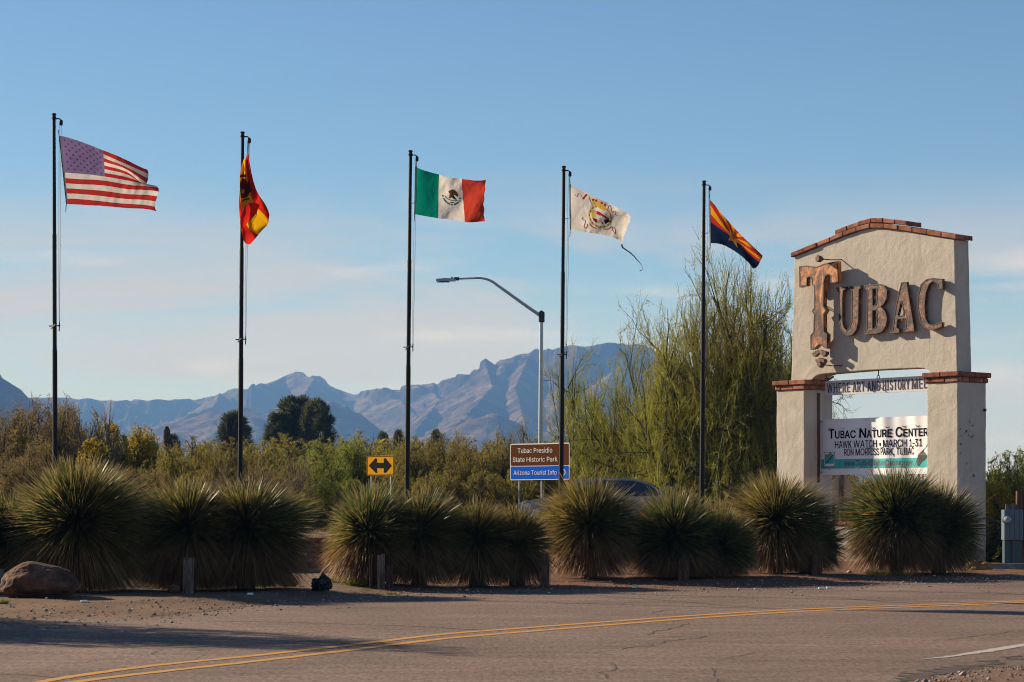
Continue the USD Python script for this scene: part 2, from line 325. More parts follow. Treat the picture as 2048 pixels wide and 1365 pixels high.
# cracks and sealed joints in the asphalt
noisy('crack_dark', [(.0, (.055, .040, .032)), (1., (.11, .08, .064))], 8., rough=.9)
_cr = np.random.default_rng(5)
def crack(pts, w, jag=.05, seed=0):
    g = np.array([gp(*q) for q in pts]); t = np.r_[0, np.cumsum(np.linalg.norm(np.diff(g, axis=0), axis=1))]
    n = max(6, int(t[-1] / .18)); u = np.linspace(0, t[-1], n)
    c = np.stack([np.interp(u, t, g[:, k]) for k in (0, 1)], -1)
    q = np.stack([u * 3.1, 0 * u + seed, 0 * u], -1)
    c = c + jag * np.stack([meshkit.fbm(q, 4, seed) - .5, 1.8 * (meshkit.fbm(q, 4, seed + 3) - .5)], -1) * 2
    part('crack', ribbon(c, w, .003, seed, w * .5 if np.ndim(w) == 0 else .01, max(20, n * 2)), 'crack_dark', ROAD)
for i, (p, w, j) in enumerate([
    ([(405, 1242), (600, 1246), (800, 1252), (1000, 1263)], .035, .04), ([(-10, 1348.5), (60, 1351), (135, 1358)], .03, .04), ([(320, 1294), (480, 1296), (640, 1298), (745, 1296)], .03, .05),
    ([(640, 1272), (720, 1279), (780, 1280)], .02, .05), ([(1160, 1187), (1230, 1195), (1330, 1201), (1440, 1211), (1540, 1217)], .035, .03), ([(1560, 1190), (1640, 1194), (1760, 1203), (1850, 1209)], .03, .03),
    ([(1960, 1184), (2060, 1191)], .03, .03), ([(1280, 1269), (1320, 1263), (1345, 1257), (1385, 1247)], .022, .16), ([(1235, 1300), (1290, 1294), (1340, 1281), (1420, 1273)], .022, .2), ([(1310, 1275), (1360, 1272), (1410, 1275)], .016, .15),
    ([(1205, 1358), (1215, 1345), (1222, 1333), (1228, 1328)], .014, .1), ([(1420, 1366), (1440, 1360), (1458, 1358)], .014, .1), ([(1430, 1352), (1433, 1344), (1431, 1338)], .014, .06), ([(1090, 1301), (1180, 1306), (1240, 1311)], .014, .15),
    ([(1300, 1226), (1340, 1220), (1400, 1218)], .02, .12), ([(680, 1290), (700, 1286), (690, 1296)], .014, .08), ([(100, 1330), (200, 1322), (300, 1310), (330, 1298)], .014, .1), ([(930, 1189), (1010, 1195), (1030, 1198)], .02, .05),
    ([(1890, 1281), (1950, 1272), (2048, 1262)], .018, .12), ([(1700, 1262), (1800, 1258), (1870, 1256)], .014, .15), ([(1400, 1317), (1460, 1314), (1540, 1304), (1650, 1296)], .014, .2)]):
    crack(p, w, j, i)
struct('asphalt_patch', ribbon([gp(x, y) for x, y in ((1790, 1369), (1850, 1352), (1900, 1341), (1950, 1332), (2060, 1312))], [.12, .30, .15, .08], .0035, 9, .45, 200), 'crack_dark', label='dark crumbled tar along the road edge')

# ---------------------------------------------------------------- mountains
def mountains():
    q = np.arange(-300, 2250, 2.2); Yg = np.concatenate([np.arange(3000, 4500, 40.), np.arange(4500, 8600, 18.)])
    Q, Y = np.meshgrid(q, Yg, indexing='ij'); X = (Q - CX) / F * Y
    crest = np.array([(-300, 800), (100, 797), (174, 799), (211, 800), (232, 804), (247, 803), (270, 800), (314, 802), (386, 799), (420, 792), (444, 787), (454, 781), (468, 775), (475, 776), (487, 780), (497, 779), (500, 773), (505, 768.5), (509, 769), (512, 773), (517, 767), (536, 765), (553, 759), (574, 748.5), (591, 742.5), (601, 742.5), (610, 746), (615, 752), (620, 752), (625, 750), (639, 751), (649, 757), (659, 770), (683, 780), (707, 788), (716, 787), (731, 779), (751, 776.5), (772, 778), (784, 781), (799, 779), (804, 770), (813, 768), (840, 768), (857, 766), (868, 764), (873, 768), (885, 759), (900, 755), (910, 752.5), (940, 750), (943, 744), (948, 741), (955, 742), (959, 739), (960.5, 727), (966, 722), (972, 721), (980, 727), (990, 731), (994, 722), (1000, 719), (1015, 716), (1030, 712), (1045, 708), (1058, 707.5), (1070, 699), (1080, 697.5), (1095, 700), (1105, 703), (1120, 698), (1140, 694), (1155, 692.5), (1170, 694), (1180, 692.5), (1200, 690), (1215, 687), (1230, 688.5), (1235, 690), (1255, 687), (1275, 686.5), (1290, 690), (1305, 697), (1330, 712), (1400, 745), (1480, 815), (1560, 880), (1640, 930), (1800, 960), (2250, 970)], float)
    cy = np.interp(q, crest[:, 0], crest[:, 1])
    qq = np.stack([q / 130, 0 * q, 0 * q], -1)
    Yc = np.interp(q, [-300, 600, 720, 800, 900, 1000, 1300, 2250], [7600, 7400, 7250, 6900, 6500, 6150, 6200, 6600]) + (meshkit.fbm(qq, 4, 1) - .5) * 500
    hc = (HY - cy) / F * Yc
    pos = np.stack([X, Y, 0 * X], -1)
    def ridged(s, seed, o=5):
        a, r = 1.0, 0
        for k in range(o):
            r = r + a * (1 - np.abs(2 * meshkit.noise(pos * s * 2 ** k + seed * 13.7, seed + k) - 1)); a *= .5
        return r / 2
    R1, R2, warp = ridged(1 / 520, 2), ridged(1 / 190, 7, 5), (meshkit.fbm(pos / 600, 3, 21) - .5)
    def fall(hc, Yc, wf, wb, p):
        d = Yc - Y
        cl = .42 * ss(hc, 60, 330)
        return np.where(d > 0, hc * ((1 - cl) * np.clip(1 - d / wf, 0, 1) ** p + cl * (1 - ss(d, 0, 230 + 120 * R1))), hc * np.clip(1 + d / wb, 0, 1) ** 1.2), d
    h, d = fall(hc[:, None] * np.ones_like(Y), Yc[:, None], np.interp(Q, [0, 900, 1000, 1300], [1800, 1600, 1500, 1500]), 2200, 2.2)
    mask = ss(d, 10, 170) * ss(h, 5, 90)
    h = h + mask * ((R1 - .64) * 380 + (R2 - .6) * 210 + (ridged(1 / 75, 15, 4) - .6) * 130)
    def spur(pts, slope, w=0.):
        nonlocal h
        pp = np.array([P(*p) for p in pts]); best = np.full(X.shape, -1e9)
        for a, b in zip(pp[:-1], pp[1:]):
            ab = b[:2] - a[:2]; t = np.clip(((X - a[0]) * ab[0] + (Y - a[1]) * ab[1]) / (ab @ ab), 0, 1)
            dd = np.hypot(X - a[0] - t * ab[0], Y - a[1] - t * ab[1]); z = a[2] + t * (b[2] - a[2])
            dd = np.maximum(dd - w, 0)
            best = np.maximum(best, z - slope * dd * (1 + .9 * warp) + (R2 - .62) * 55 * ss(dd, 10, 120) + (R1 - .62) * 70 * ss(dd, 40, 260))
        h = np.maximum(h, best)
    spur([(972, 735, 6100), (985, 772, 5800), (958, 803, 5400), (915, 848, 4900), (880, 880, 4600)], .62)
    spur([(1058, 712, 6150), (1030, 775, 5750), (1050, 850, 5100)], .8)
    spur([(595, 745, 7350), (628, 758, 7200), (600, 800, 6600), (560, 850, 5800)], .7)
    spur([(735, 781, 7200), (800, 800, 6600), (850, 850, 5700), (880, 875, 5300)], .55)
    spur([(850, 769, 6750), (880, 800, 6200), (830, 860, 5300)], .62)
    spur([(1250, 692, 6150), (1215, 760, 5700), (1150, 860, 4900)], .62)
    spur([(1130, 700, 6150), (1120, 760, 5850), (1105, 850, 5200)], .9)
    spur([(440, 788, 7300), (425, 815, 6600), (320, 850, 5800)], .6)
    spur([(612, 826, 5300), (640, 812, 5250), (660, 807, 5200), (684, 811, 5200), (710, 826, 5200), (765, 880, 5200)], .95, 10)
    spur([(300, 858, 5400), (380, 838, 5400), (437, 824, 5400), (478, 819, 5400), (500, 829, 5400), (545, 831, 5400)], .42, 20)
    spur([(925, 868, 4700), (945, 838, 4700), (985, 826, 4700), (1022, 845, 4700), (1060, 880, 4700)], .8, 10)
    spur([(-200, 560, 4000), (-60, 690, 4000), (-5, 745, 4000), (5, 764, 4000), (20, 767, 4000), (42, 781, 3950), (60, 801, 3900), (110, 850, 3900)], .9)
    # keep the skyline: nothing in front rises above the crest as seen along a row
    lim = np.minimum(HY - np.minimum(cy, np.interp(q, [-200, -60, -5, 4, 20, 42, 60, 110], [560, 690, 742, 760, 767, 781, 801, 850], right=1e4)), 1e4)
    h = np.minimum(h, H + (lim[:, None] + 0 * Q) / F * Y + .5)
    h = np.maximum(h, -2 + 0 * Y) + (meshkit.noise(pos / 38, 31) - .5) * 9 * ss(h, 5, 60) * ss(np.abs(d), 0, 60)
    h = np.where((Y < 3100) | (Q < -290) | (Q > 2240), -3, h) * np.where(Y > 8550, 0, 1)
    n, m = X.shape; i = np.arange((n - 1) * m).reshape(n - 1, m)[:, :-1].ravel()
    return np.stack([X, Y, h], -1).reshape(-1, 3), np.concatenate([np.stack([i, i + m, i + m + 1], -1), np.stack([i, i + m + 1, i + 1], -1)])
mk('mountain', {'g': ('geometry', {}), 'n1': ('noise_texture', {'scale': .011, 'detail': 10., 'roughness': .7}), 'n2': ('noise_texture', {'scale': .035, 'detail': 9., 'roughness': .8}), 'x': ('separate_xyz', {}),
                'st': ('map_range', {'from_min': .55, 'from_max': .86, 'to_min': 0., 'to_max': 1., 'clamp': True}), 'rock': ('rgb_ramp', {'ramp': [(.38, (.018, .012, .011)), (.5, (.06, .038, .031)), (.62, (.15, .095, .073))]}),
                'grass': ('rgb_ramp', {'ramp': [(.38, (.05, .038, .024)), (.5, (.14, .10, .067)), (.62, (.26, .185, .13))]}), 'm': ('mix', {}), 'r2': ('map_range', {'from_min': .40, 'from_max': .58, 'to_min': .25, 'to_max': 1.3, 'clamp': True}), 'h': ('hsv', {}),
                'b': ('bump', {'strength': 1., 'distance': 22.}), 'p': ('principled_bsdf', {'roughness': 1., 'specular_ior_level': .05})},
   [('g.position', 'n1.vector'), ('g.position', 'n2.vector'), ('g.true_normal', 'x.vector'), ('x.z', 'st.value'), ('n1.fac', 'rock.fac'), ('n1.fac', 'grass.fac'), ('st.result', 'm.fac'), ('rock.color', 'm.color1'), ('grass.color', 'm.color2'),
    ('n2.fac', 'r2.value'), ('r2.result', 'h.value'), ('m.color', 'h.color'), ('h.color', 'p.base_color'), ('n2.fac', 'b.height'), ('b.normal', 'p.normal')])
struct('mountain_range', mountains(), 'mountain', smooth=True)

# the air between here and the mountains
mk('air', {'v': ('principled_volume', {'color': (.19, .43, 1.0), 'absorption_color': (1., 1., 1.), 'density': 1.15e-4, 'anisotropy': 0.0})}, [], surface=None, volume='v.volume')
struct('haze', bx(-9000, 9000, -9000, 9000, -4.5, 620), 'air', kind='stuff')

# ---------------------------------------------------------------- materials of the objects
STUCCO = [(.3, (.56, .505, .42)), (.5, (.62, .56, .475)), (.7, (.665, .605, .52))]
mk('stucco', {'g': ('geometry', {}), 'x': ('separate_xyz', {}), 'n': ('noise_texture', {'scale': 1.6, 'detail': 8., 'roughness': .62, 'distortion': .6}), 'c': ('rgb_ramp', {'ramp': [(a, dim(c)) for a, c in STUCCO]}),
              'sm': ('mapping', {'scale': (7., 7., .35)}), 'sn': ('noise_texture', {'scale': 1., 'detail': 6., 'roughness': .65}), 'sr': ('map_range', {'from_min': .50, 'from_max': .74, 'to_min': 1., 'to_max': .84, 'clamp': True}), 'h': ('hsv', {}),
              'dn': ('noise_texture', {'scale': 5., 'detail': 6.}), 'dz': ('math', {'math_type': 'multiply_add', 'value2': .8, 'value3': -.35}), 'da': ('math', {'math_type': 'subtract'}), 'dr': ('map_range', {'from_min': .0, 'from_max': .75, 'to_min': .7, 'to_max': 0., 'clamp': True}), 'dm': ('mix', {'color2': (.22, .135, .085)}),
              'bn': ('noise_texture', {'scale': 30., 'detail': 6., 'roughness': .65}), 'bn2': ('noise_texture', {'scale': 7., 'detail': 3.}), 'ba': ('math', {'math_type': 'multiply_add', 'value2': 1.6}), 'b': ('bump', {'strength': .45, 'distance': .015}), 'bv': ('bevel', {'radius': .03, 'samples': 4}), 'p': ('principled_bsdf', {'roughness': .92, 'specular_ior_level': .12})},
   [('g.position', 'n.vector'), ('n.fac', 'c.fac'), ('g.position', 'sm.vector'), ('sm.vector', 'sn.vector'), ('sn.fac', 'sr.value'), ('sr.result', 'h.value'), ('c.color', 'h.color'), ('g.position', 'x.vector'), ('g.position', 'dn.vector'), ('dn.fac', 'dz.value1'), ('x.z', 'da.value1'), ('dz.value', 'da.value2'), ('da.value', 'dr.value'), ('dr.result', 'dm.fac'), ('h.color', 'dm.color1'), ('dm.color', 'p.base_color'),
    ('g.position', 'bn.vector'), ('g.position', 'bn2.vector'), ('bn2.fac', 'ba.value1'), ('bn.fac', 'ba.value3'), ('ba.value', 'b.height'), ('bv.bevel', 'b.normal'), ('b.normal', 'p.normal')])
for i, c in enumerate([(.34, .135, .075), (.40, .17, .10), (.28, .105, .06), (.37, .18, .12)]):
    noisy(f'adobe_{i}', [(.25, tuple(x * .72 for x in c)), (.5, c), (.75, tuple(min(1, x * 1.25) for x in c))], 6., rough=.93, bump=.7, bscale=45., bdist=.01, spec=.15, bevel=.012)
noisy('mortar', [(.3, (.16, .11, .085)), (.7, (.24, .175, .14))], 14., rough=.95, bump=.5, bscale=60.)
mk('carved_wood', {'g': ('geometry', {}), 'm': ('mapping', {'scale': (1., 1., .55)}), 'n': ('noise_texture', {'scale': 2.6, 'detail': 7., 'roughness': .6, 'distortion': 2.2}), 'n2': ('noise_texture', {'scale': 9., 'detail': 6., 'roughness': .7, 'distortion': 1.}),
                   'c': ('rgb_ramp', {'ramp': [(.35, (.035, .012, .006)), (.44, (.14, .042, .012)), (.52, (.40, .125, .022)), (.60, (.66, .26, .055)), (.68, (.26, .085, .025))]}),
                   'r': ('map_range', {'from_min': .3, 'from_max': .7, 'to_min': .55, 'to_max': 1.3}), 'h': ('hsv', {}), 'b': ('bump', {'strength': .5, 'distance': .02}), 'p': ('principled_bsdf', {'roughness': .5, 'specular_ior_level': .45})},
   [('g.position', 'm.vector'), ('m.vector', 'n.vector'), ('m.vector', 'n2.vector'), ('n.fac', 'c.fac'), ('n2.fac', 'r.value'), ('r.result', 'h.value'), ('c.color', 'h.color'), ('h.color', 'p.base_color'), ('n2.fac', 'b.height'), ('b.normal', 'p.normal')])
mk('carved_wood_dark', {'g': ('geometry', {}), 'n': ('noise_texture', {'scale': 5., 'detail': 7., 'roughness': .65, 'distortion': 1.6}),
                   'c': ('rgb_ramp', {'ramp': [(.38, (.020, .008, .005)), (.47, (.075, .024, .011)), (.55, (.19, .062, .024)), (.66, (.36, .15, .070))]}),
                   'b': ('bump', {'strength': .5, 'distance': .02}), 'p': ('principled_bsdf', {'roughness': .5, 'specular_ior_level': .45})},
   [('g.position', 'n.vector'), ('n.fac', 'c.fac'), ('c.color', 'p.base_color'), ('n.fac', 'b.height'), ('b.normal', 'p.normal')])
plain('charred', (.030, .014, .009), .6)
plain('black_paint', (.008, .008, .010), .5, 0., .22)
plain('dark_metal', (.03, .026, .024), .5, .3)
plain('bronze', (.10, .055, .035), .55, .4)
plain('galvanised', (.40, .41, .42), .42, .7)
plain('rope', (.42, .38, .33), .9)
plain('rope_dark', (.03, .03, .03), .9)
plain('grey_board', (.72, .70, .72), .7)
plain('letter_dark', (.035, .024, .02), .6)
plain('vinyl_white', (1.0, .99, 1.0), .45)
plain('ink', (.010, .009, .009), .8, 0., .05)
plain('ink_grey', (.16, .15, .15), .7)
plain('vinyl_teal', (.01, .50, .50), .45)
plain('bird_ochre', (.42, .28, .08), .6)
plain('bird_brown', (.028, .024, .022), .6)
plain('sign_yellow', (1.0, .46, .002), .8, 0., .04)
plain('sign_brown', (.15, .045, .006), .8, 0., .04)
plain('sign_blue', (.0, .15, .85), .8, 0., .04)
plain('sign_white', (1., .99, .95), .4)
plain('sign_back', (.40, .32, .24), .55, .3)
plain('car_silver', (.28, .265, .25), .36, .15)
plain('car_glass', (.012, .018, .024), .06, 0., .8)
plain('tyre', (.012, .012, .012), .85)
plain('red_lamp', (.55, .02, .01), .25)
plain('lamp_clear', (.62, .62, .60), .15)
plain('box_blue', (.10, .155, .21), .5)
plain('box_teal', (.035, .09, .105), .5)
plain('meter_glass', (.30, .34, .38), .12)
plain('bag_black', (.008, .008, .009), .22)
noisy('old_wood', [(.25, (.075, .05, .038)), (.5, (.16, .115, .09)), (.75, (.25, .19, .155))], 7., rough=.9, bump=.6, bscale=30., vec=(3.5, 3.5, .35), bevel=.008)
noisy('red_wood', [(.25, (.05, .024, .016)), (.5, (.12, .058, .038)), (.75, (.19, .10, .07))], 7., rough=.9, bump=.6, bscale=30., vec=(3.5, 3.5, .35))
noisy('sandstone', [(.25, (.060, .027, .016)), (.45, (.115, .053, .032)), (.62, (.165, .082, .052)), (.75, (.21, .12, .082))], 2.6, rough=.92, bump=.9, bscale=16., bdist=.03, dist=.5)
noisy('ochre_rock', [(.25, (.16, .075, .025)), (.5, (.30, .155, .05)), (.75, (.38, .23, .10))], 5., rough=.9, bump=.9, bscale=22., bdist=.02)
noisy('concrete', [(.3, (.19, .18, .17)), (.7, (.30, .285, .27))], 4., rough=.9, bump=.4, bscale=50., bdist=.008, bevel=.01)

# ---------------------------------------------------------------- gateway sign
U, V, N, O = np.array([.643, -.766, 0]), np.array([.766, .643, 0]), np.array([-.766, -.643, 0]), np.array([10.69, 54., 0])
def Wm(a, c, z): return O + np.multiply.outer(np.asarray(a, float), U) + np.multiply.outer(np.asarray(c, float), V) + np.multiply.outer(np.asarray(z, float), [0, 0, 1.])
def mon(px, py, c):
    q = (np.asarray(px, float) - CX) / F
    A = (O[0] + V[0] * c - q * (O[1] + V[1] * c)) / (U[0] - U[1] * q)
    return -A, H + (HY - np.asarray(py, float)) / F * (O[1] - U[1] * A + V[1] * c)
def prism(poly, c0, c1):
    """polygon in (along the wall, height) between two depths"""
    polys = list(poly.geoms) if hasattr(poly, 'geoms') else [poly]; out = []
    for g in polys:
        if g.is_empty or g.area < 1e-7: continue
        m = trimesh.creation.extrude_polygon(g, abs(c1 - c0), engine='earcut'); v = m.vertices
        out.append((Wm(v[:, 0], max(c0, c1) - v[:, 2], v[:, 1]), m.faces))
    return cat_mesh(*out)
def mbox(a0, a1, c0, c1, z0, z1): return prism(sbox(a0, z0, a1, z1), c0, c1)
def rough_up(m, size=.14, amp=.012, seed=0, freq=2.2):
    v, f = mv(m); v, f = trimesh.remesh.subdivide_to_size(v, f, size, max_iter=12)
    t = trimesh.Trimesh(v, f, process=True); t.merge_vertices(merge_norm=True, merge_tex=True, digits_vertex=5); v = np.array(t.vertices)
    n = np.stack([meshkit.fbm(v * freq + k * 17, 4, seed + k) - .5 for k in range(3)], -1)
    return v + n * amp * 2, np.array(t.faces)
gw = thing('gateway_sign', 'tall cream stucco gateway sign with terracotta brick caps and big carved letters', 'sign', Wm(-2.9, .5, 0.))
PW, PD = .92, 1.08
_br = np.random.default_rng(11)
def brick(a0, a1, c0, c1, z0, z1, parent, tilt=None):
    j = lambda s: float(_br.normal(0, s))
    m = bbox(0, 1, 0, 1, 0, 1, .0001)
    v = np.array(bbox(a0 + .006, a1 - .006, c0 + .006, c1 - .006, z0 + .006, z1 - .006, .012).vertices); f = bbox(a0, a1, c0, c1, z0, z1, .012).faces
    t = trimesh.convex.convex_hull(v); v, f = np.array(t.vertices), t.faces
    v = v + np.array([j(.004), j(.006), j(.003)])
    if tilt is not None: v = tilt(v)
    part('brick', (Wm(v[:, 0], v[:, 1], v[:, 2]), np.array(f)[:, ::-1]), f'adobe_{int(_br.integers(0, 4))}', parent)
def cap(a0, a1, c0, c1, z, parent_name):
    core = part(parent_name, mbox(a0 - .02, a1 + .02, c0 - .02, c1 + .02, z + .004, z + .25), 'mortar', gw)
    for k, (p, z0, z1, off) in enumerate(((.05, z + .005, z + .125, .5), (.10, z + .13, z + .26, 0))):
        A0, A1, C0, C1 = a0 - p, a1 + p, c0 - p, c1 + p; d = .19
        def row(lo, hi, fn, ph):
            n = 2 + (k == 0); L = (hi - lo) / (n - (.5 if ph else 0)); xs = [lo]
            if ph: xs.append(lo + L * .5)
            while xs[-1] + L < hi - .02: xs.append(xs[-1] + L)
            xs.append(hi)
            for x0, x1 in zip(xs[:-1], xs[1:]): fn(x0, x1)
        row(A0, A1, lambda x0, x1: brick(x0, x1, C0, C0 + d, z0, z1, core), off)
        row(A0, A1, lambda x0, x1: brick(x0, x1, C1 - d, C1, z0, z1, core), off)
        row(C0 + d, C1 - d, lambda x0, x1: brick(A0, A0 + d, x0, x1, z0, z1, core), 0)
        row(C0 + d, C1 - d, lambda x0, x1: brick(A1 - d, A1, x0, x1, z0, z1, core), 0)
ZP = 4.43
for i, (a0, a1) in enumerate(((-PW, 0.), (-4.96 - .95, -4.96))):
    part('pillar', rough_up(mbox(a0, a1, 0, PD, -.35, ZP), seed=i), 'stucco', gw, smooth=40)
    cap(a0, a1, 0, PD, ZP, 'pillar_cap')
ZC = ZP + .265
AL, AR, CM, PF, PB = -5.65, -.23, -2.935, .27, .81
def top_z(a):
    d = np.abs(np.asarray(a, float) - CM) / 2.61
    return np.interp(d, [0, .1, .34, .67, 1., 1.2], [8.40, 8.385, 8.275, 8.085, 7.90, 7.785])
_aa = np.linspace(-5.53, -.32, 41)
_arch = [(-4.93, ZC), (-4.86, ZC + .06), (-4.72, ZC + .115), (-4.5, ZC + .14), (-2.9, ZC + .165), (-1.4, ZC + .15), (-1.2, ZC + .12), (-1.08, ZC + .06), (-1.02, ZC)]
panel = Polygon([(AL, ZC)] + _arch + [(AR, ZC)] + [(a, float(top_z(a))) for a in _aa[::-1]])
part('panel', rough_up(prism(panel, PF, PB), .13, .010, 5), 'stucco', gw, smooth=40)
# courses of brick along the curved top of the panel
core = part('coping', prism(Polygon([(a, float(top_z(a)) + .005) for a in _aa] + [(a, float(top_z(a)) + .10) for a in _aa[::-1]]), PF - .02, PB + .02), 'mortar', gw)
def course(lo, hi, n, dz0, dz1, c0, c1, mid=True):
    xs = np.linspace(lo, hi, n + 1)
    if mid: xs = np.unique(np.r_[np.linspace(lo, CM, n // 2 + 1), np.linspace(CM, hi, n // 2 + 1)])
    for x0, x1 in zip(xs[:-1], xs[1:]):
        s = (float(top_z(x1)) - float(top_z(x0))) / (x1 - x0); m = .5 * (float(top_z(x0)) + float(top_z(x1))); xm = .5 * (x0 + x1)
        for q0, q1 in ((c0, .5 * (c0 + c1)), (.5 * (c0 + c1), c1)):
            brick(x0, x1, q0, q1, dz0, dz1, core, lambda v: np.stack([v[:, 0], v[:, 1], v[:, 2] + m + s * (v[:, 0] - xm)], -1))
course(-5.62, -.22, 12, .01, .135, PF - .07, PB + .07)
course(-4.13, -1.78, 6, .14, .265, PF - .03, PB + .03)
# low wall between the pillars
part('low_wall', rough_up(mbox(-4.955, -.925, .30, .74, -.35, .93), seed=8), 'stucco', gw, smooth=40)
core = part('wall_cap', mbox(-4.95, -.93, .29, .75, .934, .99), 'mortar', gw)
for x0 in np.arange(-4.95, -1.0, .402):
    brick(x0, min(x0 + .402, -.93), .25, .79, .95, 1.05, core)
# carved letters, standing off the panel on pins
def zpoly(pts, c, ox=1530, oy=420, s=3.954):
    pts = np.array(pts, float); a, z = mon(ox + pts[:, 0] / s, oy + pts[:, 1] / s, c); return Polygon(np.stack([a, z], -1))
def smoothpoly(p, r=.012): return p.buffer(r, join_style=1).buffer(-2 * r, join_style=1).buffer(r, join_style=1)
T1 = [(270, 447), (330, 441), (385, 450), (408, 452), (470, 425), (575, 405), (579, 570), (545, 580), (515, 576), (517, 522), (500, 512), (478, 525), (466, 570), (462, 760), (484, 795), (464, 828), (465, 960), (492, 985), (490, 1100), (465, 1088), (440, 1066), (425, 1068), (395, 1098), (360, 1108), (358, 995), (382, 965), (388, 828), (369, 800), (389, 775), (388, 600), (372, 598), (370, 560), (362, 535), (345, 531), (333, 540), (332, 603), (300, 605), (272, 615)]
U1 = [(560, 615), (642, 606), (642, 628), (620, 638), (612, 700), (612, 880), (624, 930), (645, 952), (666, 932), (682, 880), (686, 640), (668, 632), (666, 606), (754, 598), (757, 620), (742, 632), (738, 880), (722, 950), (690, 990), (660, 996), (625, 985), (598, 945), (585, 880), (582, 652), (572, 640)]
B1 = [(782, 598), (900, 586), (945, 600), (966, 640), (962, 700), (940, 745), (915, 765), (950, 800), (966, 860), (955, 920), (925, 965), (880, 980), (785, 988), (785, 965), (802, 950), (808, 640), (790, 625)]
B1h = [[(850, 625), (880, 622), (882, 700), (875, 748), (852, 762)], [(850, 797), (877, 792), (885, 860), (875, 930), (850, 943)]]
A1 = [(1078, 572), (1120, 570), (1178, 925), (1182, 962), (1098, 966), (1096, 942), (1113, 932), (1105, 862), (1048, 866), (1040, 930), (1062, 945), (1062, 972), (990, 978), (992, 955), (1008, 945), (1030, 780), (1060, 640)]
A1h = [[(1077, 715), (1098, 832), (1050, 838)]]
C1 = [(1372, 545), (1403, 546), (1406, 625), (1372, 628), (1360, 585), (1330, 566), (1297, 590), (1272, 660), (1263, 760), (1270, 860), (1292, 900), (1325, 910), (1368, 896), (1380, 889), (1403, 888), (1398, 925), (1350, 945), (1300, 952), (1255, 930), (1225, 880), (1208, 780), (1209, 680), (1231, 590), (1276, 549), (1330, 538)]
for nm, pts, holes, proud, thick, mat in (('T', T1, [], .28, .13, 'carved_wood'), ('U', U1, [], .138, .085, 'carved_wood_dark'), ('B', B1, B1h, .138, .085, 'carved_wood_dark'), ('A', A1, A1h, .138, .085, 'carved_wood_dark'), ('C', C1, [], .138, .085, 'carved_wood_dark')):
    c = PF - proud; p = zpoly(pts, c)
    for h in holes: p = p.difference(zpoly(h, c))
    p = smoothpoly(p, .010)
    L = part('letter', prism(p, c, c + thick), mat, gw, label=f'carved wooden letter {nm}' + (', the tallest, hanging below the others' if nm == 'T' else ''))
    part('charred_edge', prism(p.difference(p.buffer(-.026)), c - .006, c + .02), 'charred', L)
    r = p.representative_point()
    for da in (-.05, .05):
        part('pin', tube([Wm(r.x + da, c + thick - .01, r.y), Wm(r.x + da, PF + .02, r.y)], .012, 6), 'dark_metal', L)
for pts in ([(365, 1138), (395, 1118), (425, 1106), (478, 1122), (482, 1140), (460, 1163), (428, 1130), (385, 1163)], [(393, 1185), (430, 1170), (462, 1182), (468, 1200), (432, 1250)]):
    part('carved_drop', prism(smoothpoly(zpoly(pts, PF - .27), .006), PF - .27, PF - .14), 'carved_wood_dark', gw)
def spot(zx, zy, r, back):
    a, z = mon(1530 + zx / 3.954, 420 + zy / 3.954, -.18)
    p = Wm(a, -.18, z); b = Wm(a + back, PF, z - .02)
    s = part('spotlight', lathe(p - N * .08, [(r * .6, -.02), (r, .05), (r, .16), (r * .86, .17)], 6, N), 'bronze', gw)
    part('bracket', tube([p - N * .06, .5 * (p + b) + [0, 0, -.015], b], .014, 6), 'dark_metal', s)
spot(432, 388, .085, .35); spot(445, 1225, .07, .30)
# hooks, side rail and bracket
for zx in (485, 897, 1332):
    a, z = mon(1530 + zx / 3.954, 752, .54)
    zt = ZC + .15; ring = [Wm(a, .54, zt - .16) + .045 * (math.cos(t) * U + math.sin(t) * np.array([0, 0, 1.])) for t in np.linspace(0, 2 * np.pi, 13)]
    part('hook', cat_mesh(tube(ring, .011, 5), tube([Wm(a, .54, zt + .02), Wm(a, .54, zt - .12)], .012, 5)), 'dark_metal', gw)
part('side_rail', mbox(-4.957, -4.915, .50, .56, 2.05, 4.36), 'bronze', gw)
part('bracket', mbox(-.02, .07, .98, 1.02, 3.75, 3.81), 'dark_metal', gw)
noisy('stain', [(.3, (.06, .05, .045)), (.7, (.22, .20, .17))], 20., rough=.95)
for k in range(16):
    cc, zz, rr = .08 + .55 * _br.random(), 3.0 + .5 * _br.random() * (1 if k < 11 else -2.2), .012 + .026 * _br.random()
    t = np.sort(_br.random(9)) * 2 * np.pi; q = rr * (.5 + .7 * _br.random(9)); pts = [Wm(.014, cc + q[i] * math.cos(t[i]), zz + 1.3 * q[i] * math.sin(t[i])) for i in range(9)]
    part('stain', (np.array([Wm(.014, cc, zz)] + pts), [(0, 1 + i, 1 + (i + 1) % 9) for i in range(9)]), 'stain', gw)

def text_on(text, origin, u, v, h, width=None, depth=.004, bold=True):
    m = meshkit.text_mesh(text, 1.0, 1.0, bold); q = np.array(m.vertices); q[:, 0] -= q[:, 0].min()
    q[:, 0] *= (width / q[:, 0].max()) if width else h
    n = np.cross(u, v); return np.array(origin) + np.outer(q[:, 0], u) + np.outer(q[:, 1] * h, v) + np.outer(q[:, 2] * depth, n), np.array(m.faces)
UP = np.array([0, 0, 1.])
